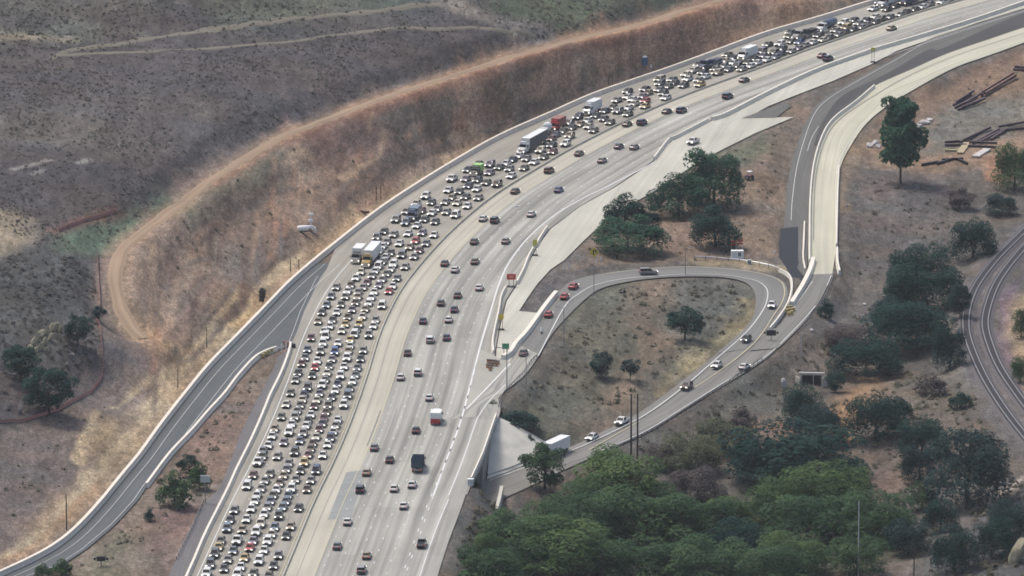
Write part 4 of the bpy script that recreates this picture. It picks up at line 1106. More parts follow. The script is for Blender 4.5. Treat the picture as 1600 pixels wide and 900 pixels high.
# positions read from the photograph in enlarged tiles: tile origin, scale, then "x y colour kind"
JAM = [
((290, 780), 7.5, """580 130 g s;535 245 d s;505 340 h u;440 490 o s;415 560 w s;350 640 d u;320 760 d u;280 870 w u;850 10 w s;790 112 w s;745 235 w s;700 360 t s;625 480 w p;570 605 h s;510 710 s s;465 815 d s;600 880 w u;
1000 10 w s;965 80 s s;930 175 w s;895 285 w u;845 380 w u;805 490 p s;770 570 r s;700 690 y s;660 795 w s;780 870 o s;1190 12 h s;1150 95 h s;1085 190 w u;1055 330 h s;1030 412 c s;950 490 w u;935 600 w s;865 720 w u;970 898 o s;1340 105 k s;1250 320 t s;1185 430 k s;1090 660 g s;1025 780 d s"""),
((380, 660), 7.5, """360 75 t s;340 160 w s;300 290 w s;280 372 o s;165 350 g s;165 450 w p;130 620 m s;55 740 w v;565 20 w s;540 110 w u;490 235 p s;415 400 s s;350 605 o s;290 685 s s;235 775 s s;170 870 w s;735 30 w s;700 125 s u;670 215 h s;600 345 d u;535 480 s s;520 550 g s;
495 625 t s;445 710 q s;410 800 w s;345 870 o s;920 0 d s;870 80 m s;845 170 c s;805 245 q s;765 310 q s;760 380 m s;690 470 w u;655 565 d s;615 670 s s;575 775 w u;510 870 h s;1090 30 w s;1050 110 w s;1020 182 n u;985 262 w s;935 385 w s;850 560 n v;805 680 s s;770 785 q s"""),
((420, 540), 7.5, """510 45 h s;480 140 g s;430 210 m s;360 320 k s;335 405 s s;255 555 o s;220 690 c s;165 835 o s;655 65 s u;610 180 w s;575 255 r s;530 350 d s;465 490 d u;425 575 n s;420 635 c s;390 695 o s;335 765 s s;305 835 w u;
815 70 b u;780 160 s s;735 240 d s;710 320 c s;700 402 s s;625 460 w u;585 560 p s;565 640 c s;520 710 m s;490 810 w s;430 885 w s;970 35 w s;935 140 w u;900 245 w s;840 350 w u;800 450 n s;790 525 w s;725 605 d s;690 700 w u;650 780 q s;635 862 m s;
1150 55 s s;1105 155 d s;1060 260 g s;1040 345 g s;1000 420 w s;950 500 o s;930 575 h v;880 690 w u;790 880 w s"""),
((480, 440), 7.5, """390 65 s s;310 170 w s;280 275 h s;215 360 d s;180 465 t s;145 580 w s;95 660 m s;530 40 q s;500 110 w s;490 175 s s;455 268 o s;400 360 w s;350 450 d s;320 535 w s;265 620 w v;225 720 w u;555 95 w s;660 95 s s;645 172 t s;595 245 q s;570 328 p s;525 415 q s;
500 500 w s;460 575 c s;465 650 y s;395 720 w s;715 15 m s;795 120 w s;780 185 w s;760 250 w s;715 322 t s;685 410 c s;655 500 y u;610 560 d s;580 640 w v;520 780 w s;845 40 p s;1020 50 w s;965 110 r s;915 275 w v;850 450 s s;845 520 w s;770 620 s u"""),
((520, 360), 7.5, """600 10 d s;495 75 w u;715 45 s s;875 35 w s;1025 25 p s;1170 50 w s;600 155 s s;567 190 w s;570 238 w s;770 150 w s;960 120 r s;890 190 t s;1085 150 g s;1000 232 m s;645 305 d s;580 322 w s;600 365 s s;795 280 w v;935 305 s s;530 390 w v;520 455 w s;680 400 w u;690 445 w s;840 425 s s;345 485 c s;475 515 s s;630 505 o s;275 555 w s;590 575 s s;765 560 g s"""),
((600, 280), 7.5, """755 125 w s;880 140 d s;1085 110 w s;1105 215 s s;970 205 d s;485 190 w u;795 212 t s;720 265 s s;860 275 c s;380 280 c s;575 270 d s;960 310 w s;635 345 s s;460 365 m s;720 380 s s;550 390 w s;810 410 w v;255 375 s s;490 470 d s;130 465 s u;235 500 h u;580 495 d s;365 540 w s"""),
((680, 210), 7.5, """195 510 w p;525 345 o s;655 345 p u;760 380 d s;380 410 n s;650 445 p s;380 520 p s;510 530 d s;600 560 o s;715 575 q u;410 600 n s;880 320 w s;880 400 s s;875 480 w s;1040 390 o s;1065 280 w s;1150 320 w s;985 250 n s;1245 180 c u;1280 260 o s;1400 200 m s;1405 125 d s;1420 40 m s;1525 100 w u"""),
((780, 140), 7.5, """395 690 w s;600 540 h s;730 480 o s;850 385 s u;820 470 d s;900 450 w s;860 535 w u;915 295 n u;1130 300 d s;1205 240 n s;1070 365 w s;1075 430 c s;1140 475 o s;1250 340 w s;1335 380 o s;1370 240 w u;1380 105 s s;1285 200 o s"""),
((960, 80), 7.5, """185 465 d s;165 545 w s;240 540 w s;195 605 w s;205 662 w s;200 735 o s;340 435 d s;370 470 w s;385 525 p s;400 582 r s;380 640 w s;560 320 c v;520 370 w s;590 390 d s;545 455 s s;615 490 d s;650 545 w s;700 330 g s;690 405 o s;860 400 d s;910 205 c u;905 255 w s;985 150 o s;905 325 w s;1010 240 d s;1035 290 w s;1025 335 s s;1030 388 w s;1240 245 w u;1260 190 w s;1320 110 w s"""),
((1120, 30), 7.5, """170 415 o s;225 450 n s;250 500 w s;175 525 s s;185 580 g s;265 550 d u;340 572 s s;330 375 c s;400 505 w s;445 440 k s;520 365 p v;550 415 p s;575 455 w s;545 497 w s;605 290 o s;655 405 o u;745 420 w s;830 397 w s;790 245 w u;750 335 d s;860 342 n s;880 260 o s;940 260 b s;820 192 o s;880 150 d s;1050 280 s s;960 350 s s;1040 322 p s;1160 182 d s;1170 247 w s;1240 252 w s;1400 185 d s;1480 185 s s;1440 112 w s;1500 100 w v;1590 110 d s;1480 20 w u"""),
((1290, 0), 7.5, """340 237 d s;450 225 d s;430 270 s s;430 312 d s;500 312 s s;550 250 w s;550 187 w s;650 190 w u;680 237 d s;735 195 w s;590 80 w s;640 17 w u;780 95 d s;830 180 k s;870 182 d s;920 190 s s;935 110 w s;1000 130 w s;930 20 k s;1260 82 w s;1330 25 w s;1385 18 d s"""),
]
FLOW = """565 890 s u;573 868 t s;659 849 s p;527 853 g s;543 815 w s;631 790 w s;563 764 k u;616 763 w s;644 757 w s;573 738 t s;609 718 k s;585 699 g s;650 672 k s;671 621 w s;626 589 w s;653 581 w u;637 551 d s;672 530 w u;698 527 n s;661 501 n s;701 499 w s;710 483 n s;689 473 d s;715 461 d s;749 449 w s;742 408 o s;711 421 w s;695 411 d s;741 377 d s;790 376 s s;755 341 w s;773 343 d u;830 334 w s;805 298 k s;873 296 b s;858 265 q u;905 239 d s;941 250 s s;967 228 n s;991 229 s s;980 193 o s;1003 190 n u;1042 173 d s;1065 171 n u;1137 149 n u;1163 124 d s;1285 86 m s;1294 90 n u;1393 43 t s"""

_vr = random.Random(21)
veh = []           # dict(kind, colour, s, d)
def to_sd(px, py):
    q = P(px, py, 0)[:2]
    i = int(np.argmin(np.linalg.norm(Mc[:, :2] - q, axis=1)))
    return Mlen[i] + np.dot(q - Mc[i, :2], Mt[i]), np.dot(q - Mc[i, :2], Mn[i])
def from_sd(s, d):
    i = min(len(Mc) - 1, max(0, int(round(np.interp(s, Mlen, np.arange(len(Mlen)))))))
    p = Mc[i, :2] + Mt[i] * (s - Mlen[i]) + Mn[i] * d
    return p, math.atan2(Mt[i, 1], Mt[i, 0])
for (ox_, oy_), k_, txt in JAM:
    for it in txt.replace("\n", "").split(";"):
        x, y, c, kd_ = it.split()
        px, py = ox_ + float(x) / k_, oy_ + float(y) / k_
        if c == 'w' and _vr.random() < (.48 if ox_ > 900 else .22): c = _vr.choice('sscgtohy' if ox_ > 900 else 'ssgdtckohqty')
        s, d = to_sd(px, py + (4.0 if kd_ == 's' else 5.0))
        veh.append(dict(kind=kd_, col=c, s=s, d=d, L=CAR[kd_]['L']))
# trucks of the jam take part in the spacing: name, photo x, y of the ground at mid length, length
JTR = [("box_truck_white", 561, 408, 9.5), ("semi_yellow", 583, 409, 17), ("truck_grey", 650, 343, 9), ("van_green", 750, 274, 6), ("semi_dark", 824, 234, 20), ("truck_round", 846, 212, 7),
       ("truck_red", 869, 203, 9), ("semi_white", 926, 178, 12), ("semi_white_long", 1166, 94, 14), ("flatbed_navy", 1112, 107, 13), ("flatbed_silver", 1255, 58, 14), ("tanker", 1288, 50, 11), ("semi_top", 1396, 7, 19), ("truck_purple", 1432, 6, 17)]
for nm, px, py, Lx in JTR:
    s, d = to_sd(px, py); veh.append(dict(kind=nm, col='', s=s, d=d, L=Lx))
# lanes: centre offsets left of the median
LC = np.array([-2.9, -6.5, -10.1, -13.7, -17.3, -20.9])
for v in veh:
    j = int(np.argmin(np.abs(LC - v['d']))); v['lane'] = j
    lim = np.interp(v['s'], Mlen, dL) - 1.4
    v['d'] = max(LC[j] * .72 + v['d'] * .28 + random.uniform(-.12, .12), -lim)
for j in range(len(LC)):
    q = sorted([v for v in veh if v['lane'] == j], key=lambda v: v['s'])
    for _ in range(60):
        for a, c in zip(q[:-1], q[1:]):
            need = (a['L'] + c['L']) / 2 + 1.1
            gap = c['s'] - a['s']
            if gap < need:
                m = (need - gap) / 2; fa = .5 if a['L'] < 6.5 else .1; fb = .5 if c['L'] < 6.5 else .1
                a['s'] -= 2 * m * fa / (fa + fb); c['s'] += 2 * m * fb / (fa + fb)
ORD = ["first", "second", "third", "fourth", "fifth", "sixth"]
def nth(n): return f"{n}{'th' if 10 <= n % 100 <= 20 else {1: 'st', 2: 'nd', 3: 'rd'}.get(n % 10, 'th')}"
TRN = {"box_truck_white": "white box truck", "semi_yellow": "yellow nosed truck", "truck_grey": "slate truck", "van_green": "green truck", "semi_dark": "dark trailer truck", "truck_round": "white round tanker", "truck_red": "red truck",
       "semi_white": "white box truck", "semi_white_long": "white box truck", "flatbed_navy": "navy flatbed", "flatbed_silver": "silver flatbed", "tanker": "blue tanker", "semi_top": "white semi", "truck_purple": "purple truck"}
def vname(v): return f"{PAINT[v['col']][0]} {TYPE[v['kind']]}" if v['kind'] in CAR else TRN[v['kind']]
for j in range(len(LC)):
    q = sorted([v for v in veh if v['lane'] == j], key=lambda v: v['s'])
    for i, v in enumerate(q):
        f = q[i + 1] if i + 1 < len(q) else None; r = q[i - 1] if i > 0 else None
        lane = f"in {ORD[j]} jammed lane from the median"
        v['n'] = len(q) - i
        if f and r: v['lab'] = f"{vname(v)} {lane}, between {vname(f)} and {vname(r)}"
        elif f: v['lab'] = f"{vname(v)} {lane}, last at the top behind {vname(f)}"
        else: v['lab'] = f"{vname(v)} {lane}, lowest ahead of {vname(r)}"
cnt = {}
for v in veh: cnt[v['lab']] = cnt.get(v['lab'], 0) + 1
for v in veh:
    if cnt[v['lab']] > 1: v['lab'] = f"{vname(v)} in {ORD[v['lane']]} jammed lane from the median, {nth(v['n'])} up the queue"
TPOS = {}
for v in veh:
    p, a = from_sd(v['s'], v['d'])
    if v['kind'] in CAR:
        if v['s'] < -20: continue
        place_car(v['kind'], v['col'], p[0], p[1], .06, a + random.uniform(-.035, .035), v['lab'], {'s': "sedans in the traffic jam", 'u': "SUVs in the traffic jam", 'v': "minivans in the traffic jam", 'p': "pickups in the traffic jam"}[v['kind']])
    else: TPOS[v['kind']] = (p, a)
fl = []
for it in FLOW.split(";"):
    x, y, c, kd_ = it.split()
    s, d = to_sd(float(x), float(y) + (4.0 if kd_ == 's' else 5.0))
    fl.append(dict(kind=kd_, col=c, s=s, d=d, L=CAR[kd_]['L'], x=float(x), y=float(y)))
fl.sort(key=lambda v: -v['s'])
cnt = {}
for v in fl: cnt[(v['kind'], v['col'])] = cnt.get((v['kind'], v['col']), 0) + 1
for i, v in enumerate(fl):
    b4 = fl[i - 1] if i else None; af = fl[i + 1] if i + 1 < len(fl) else None
    if cnt[(v['kind'], v['col'])] == 1: v['lab'] = f"only {vname(v)} driving away on the open outbound lanes"
    else:
        side = "near the median" if v['d'] < 12.5 else ("in the middle lanes" if v['d'] < 19 else "in the outer lanes")
        v['lab'] = f"{vname(v)} driving away {side}, between {vname(b4) if b4 else 'the bottom edge'} and {vname(af) if af else 'the top edge'}"
seen = {}
for v in fl:
    if v['lab'] in seen: v['lab'] = v['lab'].replace("driving away", "further up, driving away")
    seen[v['lab']] = 1
    p, a = from_sd(v['s'], v['d'])
    place_car(v['kind'], v['col'], p[0], p[1], .06, a + math.pi, v['lab'], "vehicles on the open outbound lanes")
# cars on the ramps: x, y, z, heading given by a second photo point
for kd_, c, x, y, z, x2, y2, lab in [
    ('u', 's', 1013, 426, -.9, 1060, 424, "silver SUV on the far side of the loop, going right"),
    ('s', 'r', 896, 448, -.2, 912, 436, "red sedan highest on the loop ramp, leading two other red cars"),
    ('s', 'r', 882, 464, -.1, 896, 447, "red sedan in the middle of the three red cars on the ramp"),
    ('s', 'r', 857, 492, 0, 873, 470, "red sedan lowest of the three, beside the wide white barrier"),
    ('s', 'd', 818, 552, 0, 836, 530, "charcoal sedan on the off ramp behind the motorcycle"),
    ('s', 'w', 1206, 477, -2.9, 1200, 490, "white sedan rounding the loop inside the white kerb barrier"),
    ('s', 'k', 1166, 530, -3.6, 1150, 541, "black sedan coming down from the loop left of the message board"),
    ('s', 'w', 1120, 571, -4.4, 1100, 584, "white sedan with headlights coming down the ramp behind the brown SUV"),
    ('s', 'w', 1163, 574, -4.6, 1180, 564, "white sedan heading up the outer lane of the lower road"),
    ('u', 'q', 1073, 605, -5.2, 1050, 619, "brown SUV coming down the lower road right of the pole pair"),
    ('p', 'w', 972, 660, -6.5, 950, 672, "white pickup on the lower road just left of the pole pair"),
    ('s', 'w', 925, 684, -7.1, 905, 694, "white sedan on the lower road close behind the white semi trailer"),
    ('p', 'w', 1083, 222, 0, 1068, 229, "white pickup parked on the empty pale concrete apron"),
    ]:
    p, q = P(x, y + 3, z), P(x2, y2 + 3, z)
    place_car(kd_, c, p[0], p[1], p[2] + .1, math.atan2(q[1] - p[1], q[0] - p[0]), lab, None)

# ---- trucks
M_trailer = plain("white trailer panel", (.62, .62, .60), .5, var=.05, scale=.8)
M_ctop = plain("cream trailer panel", (.60, .56, .47), .5)
M_dkside = plain("dark grey trailer side", (.06, .06, .075), .6)
M_chrome = plain("chrome trim", (.55, .55, .55), .2, .9)
def truck(key, label, cat, group, cab='w', kind='semi', L=16, H=3.9, box=None, side=None, loc=None, cabh=2.9, name=None):
    """conventional truck; front towards +x"""
    p, a = (TPOS[key] if loc is None else loc)
    z = .06 if loc is None else loc[0][2] + .1
    e = empty(name or cat.replace(" ", "_"), (p[0], p[1], z), a, label, cat, group)
    hw = 1.22; f = L / 2
    box = box or M_trailer
    hood = 1.5 if kind in ('semi', 'flat', 'dump', 'tank') else .5
    b = MB()
    b.loft([sect(x, hw * k, a_, c_, .15) for x, k, a_, c_ in ((f - 3.7, 1, .6, cabh), (f - hood - .7, 1, .6, cabh), (f - hood - .15, .97, .6, cabh - .9), (f - .25, .9 if hood > 1 else .97, .6, 1.75 if hood > 1 else 1.7), (f, .8 if hood > 1 else .95, .7, 1.45))])
    b.build("cab", PM[cab], e)
    w = MB()
    vs = [(f - hood - .68, -.98, cabh - .12), (f - hood - .68, .98, cabh - .12), (f - hood - .16, 1.05, cabh - .88), (f - hood - .16, -1.05, cabh - .88)]
    vs2 = [(x + .06, y, z_ + .05) for x, y, z_ in vs]
    w.add(vs + vs2, [(4, 5, 6, 7), (0, 3, 2, 1), (0, 1, 5, 4), (1, 2, 6, 5), (2, 3, 7, 6), (3, 0, 4, 7)])
    for y in (-hw - .01, hw + .01): w.box((f - hood - 1.3, y, cabh - .6), (.9, .04, .65))
    w.build("windows", M_glass, e)
    g = MB(); g.box((f + .03, 0, 1.12), (.1, 1.3, .8)); g.build("grille", M_chrome, e)
    g = MB(); g.box((f + .04, 0, .6), (.2, 2.3, .35)); g.build("bumper", M_chrome, e)
    for y in (-.9, .9):
        g = MB(); g.box((f + .02, y, 1.05), (.14, .34, .3)); g.build("headlight", M_head, e)
        g = MB(); g.box((f - hood - .6, y * 1.55, cabh - .75), (.12, .2, .6)); g.build("mirror", M_under, e)
    ch = MB(); ch.box((-.3, 0, .75), (L - 1.2, .9, .3)); ch.build("chassis", M_under, e)
    xs = [f - .95, f - 4.0, f - 5.2] if L > 11 else [f - .95]
    xs += [-f + 1.2, -f + 2.4]
    for x in xs:
        for y in (-1.05, 1.05):
            o = link("wheel", WH[.50], e); o.location = (x, y, .5); o.scale = (1, 1.3, 1)
    x1 = f - (4.4 if hood > 1 else 2.9); x0 = -f
    t = MB(); c = ((x0 + x1) / 2, 0, 0)
    if kind in ('semi', 'boxt'):
        z0 = 1.15
        t.box((c[0], 0, (z0 + H) / 2), (x1 - x0, 2.5, H - z0), mi=0)
        if side:
            for y in (-1.255, 1.255): t.box((c[0], y, (z0 + H) / 2 - .03), (x1 - x0 - .1, .03, H - z0 - .12), mi=1)
        for y in (-1.24, 1.24): t.box((c[0], y, H + .02), (x1 - x0, .12, .06), mi=0)
        t.build("trailer" if L > 11 else "cargo_box", [box, side or box], e)
        if kind == 'boxt' or L > 11:
            d = MB(); d.box((f - 2.6 if hood > 1 else f - 2.3, 0, cabh + .25), (1.5, 2.0, .7), top=.75); d.build("roof_fairing", PM[cab], e)
    elif kind == 'flat':
        t.box((c[0], 0, 1.2), (x1 - x0, 2.5, .25)); t.build("flat_deck", box, e)
        ld = MB(); ld.box((c[0] - .5, 0, 1.75), ((x1 - x0) * .75, 2.1, .85)); ld.box((c[0] + 1.5, 0, 2.3), (2.2, 1.6, .4)); ld.build("cargo", side or M_under, e)
    elif kind == 'dump':
        vs = [(x0, -1.25, 1.2), (x1, -1.25, 1.2), (x1, 1.25, 1.2), (x0, 1.25, 1.2), (x0 - .1, -1.35, H), (x1 + .2, -1.35, H), (x1 + .2, 1.35, H), (x0 - .1, 1.35, H)]
        t.add(vs, [(3, 2, 1, 0), (0, 1, 5, 4), (1, 2, 6, 5), (2, 3, 7, 6), (3, 0, 4, 7)])
        t.add([(x, y, H - .55) for x, y in ((x0, -1.3), (x1, -1.3), (x1, 1.3), (x0, 1.3))], [(0, 1, 2, 3)])
        for k in range(5): t.box((x0 + (x1 - x0) * (k + .5) / 5, 0, 2.4), (.12, 2.78, H - 1.5))
        t.build("dump_body", box, e)
        tg = MB(); tg.box((x0 - .16, 0, 2.35), (.12, 2.5, 2.1)); tg.build("tailgate", side or box, e)
        bm_ = MB(); bm_.box((x0 - .1, 0, .85), (.2, 2.4, .4)); bm_.build("rear_bumper", PM['s'], e)
        for y in (-.9, .9):
            g = MB(); g.box((x0 - .24, y, .9), (.08, .3, .22)); g.build("tail_light", M_tail, e)
    elif kind == 'tank':
        n = 12
        rings = []
        for x, k in ((x0, .55), (x0 + .35, .95), (x0 + .9, 1), (x1 - .9, 1), (x1 - .35, .95), (x1, .55)):
            rings.append([(x, math.cos(2 * math.pi * i / n) * 1.25 * k, 2.35 + math.sin(2 * math.pi * i / n) * 1.25 * k) for i in range(n)])
        t.loft(rings); t.build("tank", box, e)
    return e
TG = "trucks in the traffic jam"
truck("box_truck_white", "white box truck at the upper edge of the jam above the slip road", "box truck", TG, 's', 'boxt', 9.5, 3.8, cabh=2.6)
truck("semi_yellow", "truck with yellow cab and long white trailer beside the white box truck", "semi truck", TG, 'y', 'semi', 17, 4.0)
truck("truck_grey", "slate grey box truck hemmed in by dark cars in the upper jam", "box truck", TG, 'h', 'boxt', 8.5, 3.3, box=PM['h'], side=PM['g'], cabh=2.5)
truck("van_green", "bright light green box truck in the thick of the upper jam", "box truck", TG, 'o', 'boxt', 6.0, 2.9, box=plain("bright green panel", (.30, .50, .16), .5), cabh=2.1)
truck("semi_dark", "white semi truck with a long dark grey sided trailer", "semi truck", TG, 'w', 'semi', 20, 4.1, side=M_dkside)
truck("truck_round", "white tanker truck just ahead of the red truck", "tank truck", TG, 'w', 'tank', 7.0, 3.4, box=M_trailer, cabh=2.5)
truck("truck_red", "faded red box truck near the barrier behind the dark trailer", "box truck", TG, 'r', 'boxt', 8.5, 3.5, box=plain("faded red panel", (.25, .10, .08), .7), cabh=2.6)
truck("semi_white", "white box truck alone by the barrier beyond the red truck", "box truck", TG, 'w', 'boxt', 9.5, 3.8)
truck("flatbed_navy", "navy flatbed truck among white cars in the upper jam", "flatbed truck", TG, 'n', 'flat', 13, box=PM['h'], side=PM['n'])
truck("semi_white_long", "white box truck bunched with white cars near the top", "box truck", TG, 'w', 'boxt', 9.5, 3.7)
truck("flatbed_silver", "silver cab flatbed truck carrying a dark load near the top", "flatbed truck", TG, 's', 'flat', 14, box=PM['g'], side=M_under)
truck("tanker", "blue grey tanker truck with rounded tank near the top of the jam", "tank truck", TG, 'w', 'tank', 11, box=plain("blue grey tank", (.06, .085, .13), .4))
truck("semi_top", "white semi truck with pale box trailer cut by the top edge", "semi truck", TG, 'w', 'semi', 19, 4.1)
truck("truck_purple", "long purple blue sided semi truck at the very top edge", "semi truck", TG, 'n', 'semi', 17, 3.8, box=PM['h'], side=plain("purple blue panel", (.08, .08, .17), .6))
s_, d_ = to_sd(654, 733); p_, a_ = from_sd(s_, d_)
truck("", "dark blue dump truck driving away on the open lanes", "dump truck", None, 'n', 'dump', 9.0, 3.5, box=plain("dark blue dump body", (.012, .03, .06), .5), side=plain("dark teal tailgate", (.015, .04, .06), .5), loc=(np.array([p_[0], p_[1], -.04]), a_ + math.pi))
s_, d_ = to_sd(682, 660); p_, a_ = from_sd(s_, d_)
truck("", "white box truck with a red rear driving away above the dump truck", "box truck", None, 'w', 'boxt', 7.2, 3.1, loc=(np.array([p_[0], p_[1], -.04]), a_ + math.pi), cabh=2.4)
rt = [o for o in bpy.data.objects if o.get("label") == "white box truck with a red rear driving away above the dump truck"][0]
mb = MB(); mb.box((-3.66, 0, 1.25), (.08, 2.3, .8)); mb.box((-3.7, 0, .75), (.25, 2.4, .4)); mb.build("rear_door", plain("red rear panel", (.35, .03, .03), .5), rt)
p, q = P(863, 714, -7.7), P(842, 725, -7.9)
truck("", "white semi truck with red brown cab on the lower road by the slope paving", "semi truck", None, 'q', 'semi', 14.5, 3.9, loc=(p - np.array([0, 0, .05]), math.atan2(q[1] - p[1], q[0] - p[0])))
# motorcycle with its rider on the off ramp
p, q = P(846, 521, 0), P(860, 500, 0)
e = empty("motorcycle", (p[0], p[1], .05), math.atan2(q[1] - p[1], q[0] - p[0]), "white motorcycle on the off ramp between red and charcoal cars", "motorcycle")
mb = MB(); mb.loft([sect(x, h_, a_, b_, .05) for x, h_, a_, b_ in ((-.95, .12, .7, .85), (-.5, .2, .55, .85), (.2, .22, .4, .95), (.7, .16, .6, 1.05))]); mb.build("body", PM['w'], e)
mb = MB(); mb.tube((.55, -.4, 1.1), (.55, .4, 1.1), .03); mb.tube((.55, 0, 1.05), (.85, 0, .35), .05); mb.build("handlebar", M_under, e)
for x in (-.7, .85):
    o = link("wheel", WH[.33], e); o.location = (x, 0, .33); o.scale = (1, .6, 1)
r = empty("person", (p[0], p[1], .05), e.rotation_euler[2], "motorcycle rider in white jacket and helmet", "person")
mb = MB()
mb.loft([[(x + rx * math.cos(t), ry * math.sin(t), z) for t in np.linspace(0, 2 * math.pi, 10)[:-1]] for x, z, rx, ry in ((-.25, .8, .16, .18), (-.2, 1.0, .15, .19), (-.12, 1.3, .15, .24), (-.05, 1.48, .1, .16), (0, 1.55, .06, .06))])
for s in (-1, 1):
    mb.tube((-.08, s * .22, 1.42), (.2, s * .34, 1.2), .065, .05); mb.tube((.2, s * .34, 1.2), (.5, s * .34, 1.12), .05, .04)
    mb.tube((-.2, s * .12, .85), (.25, s * .25, .8), .1, .075); mb.tube((.25, s * .25, .8), (.05, s * .24, .38), .07, .05)
mb.build("body", plain("white riding jacket", (.6, .6, .58), .8), r)
mb = MB(); mb.ball((.03, 0, 1.68), (.15, .13, .15)); mb.build("helmet", PM['w'], r)
# ------------------------------------------------------------------ vegetation
def leaf_mat(name, c0, c1, c2):
    m, nt, b = nmat(name)
    L = nt.links.new
    b.inputs["Roughness"].default_value = .75; b.inputs["Specular IOR Level"].default_value = .04
    ca = nt.nodes.new("ShaderNodeVertexColor"); ca.layer_name = "Col"
    oi = nt.nodes.new("ShaderNodeObjectInfo")
    rp = nt.nodes.new("ShaderNodeValToRGB")
    rp.color_ramp.elements[0].color = (*c0, 1); rp.color_ramp.elements[1].color = (*c2, 1)
    el = rp.color_ramp.elements.new(.5); el.color = (*c1, 1)
    sp = nt.nodes.new("ShaderNodeSeparateColor"); L(ca.outputs["Color"], sp.inputs[0])
    ad = nt.nodes.new("ShaderNodeMath"); ad.operation = 'MULTIPLY_ADD'; L(oi.outputs["Random"], ad.inputs[0]); ad.inputs[1].default_value = .3; L(sp.outputs[0], ad.inputs[2])
    sb = nt.nodes.new("ShaderNodeMath"); sb.operation = 'SUBTRACT'; L(ad.outputs[0], sb.inputs[0]); sb.inputs[1].default_value = .15
    L(sb.outputs[0], rp.inputs[0]); L(rp.outputs[0], b.inputs["Base Color"])
    tr = nt.nodes.new("ShaderNodeBsdfTranslucent"); L(rp.outputs[0], tr.inputs[0])
    ms = nt.nodes.new("ShaderNodeMixShader"); ms.inputs[0].default_value = .33
    out = nt.nodes["Material Output"]
    L(b.outputs[0], ms.inputs[1]); L(tr.outputs[0], ms.inputs[2]); L(ms.outputs[0], out.inputs[0])
    return m
LEAF = {
 'pepper': leaf_mat("pepper tree leaves", (0.026, 0.066, 0.048), (0.044, 0.100, 0.064), (0.078, 0.138, 0.078)),
 'dark': leaf_mat("dark oak leaves", (.014, .040, .040), (.026, .062, .052), (.044, .084, .058)),
 'blue': leaf_mat("dull blue green leaves", (.020, .046, .050), (.034, .064, .060), (.052, .082, .068)),
 'light': leaf_mat("fresh green leaves", (.060, .104, .046), (.104, .160, .062), (.160, .212, .084)),
 'mid': leaf_mat("mid green leaves", (.036, .072, .042), (.064, .114, .054), (.104, .156, .070)),
 'olive': leaf_mat("dry olive leaves", (0.080, 0.094, 0.058), (0.116, 0.127, 0.076), (0.158, 0.165, 0.097)),
 'brush': leaf_mat("grey brown twigs", (0.085, 0.072, 0.075), (0.121, 0.103, 0.097), (0.165, 0.138, 0.121)),
}
M_trunk = plain("tree bark", (.055, .042, .035), .95, var=.2, scale=3)
def leaf_cloud(rng, clumps, n, size, flat=.35):
    """clumps: (cx,cy,cz,rx,ry,rz); leaves lie mostly near each clump's skin"""
    cl = np.array(clumps); vol = cl[:, 3] * cl[:, 4] + cl[:, 4] * cl[:, 5]; k = rng.choice(len(cl), n, p=vol / vol.sum())
    d = rng.normal(size=(n, 3)); d /= np.linalg.norm(d, axis=1)[:, None]
    d[:, 2] = np.where(rng.random(n) < .6, np.abs(d[:, 2]), d[:, 2])
    r = 1 - np.abs(rng.normal(size=n)) * .16
    p = cl[k, :3] + d * cl[k, 3:] * r[:, None]
    nrm = d + rng.normal(size=(n, 3)) * flat * 1.5; nrm[:, 2] += .55
    nrm /= np.linalg.norm(nrm, axis=1)[:, None]
    a = np.cross(nrm, rng.normal(size=(n, 3))); a /= np.linalg.norm(a, axis=1)[:, None]; b = np.cross(nrm, a)
    s = size * rng.uniform(.55, 1.35, n)
    tone = rng.random(len(cl))[k] * .5 + rng.random(n) * .5
    V = np.stack([p - a * s[:, None] - b * s[:, None] * .6, p + a * s[:, None] - b * s[:, None] * .75, p + a * s[:, None] * .7 + b * s[:, None] * .7, p - a * s[:, None] * .8 + b * s[:, None] * .6], 1)
    return V.reshape(-1, 3), np.arange(n * 4).reshape(n, 4), np.repeat(tone, 4)
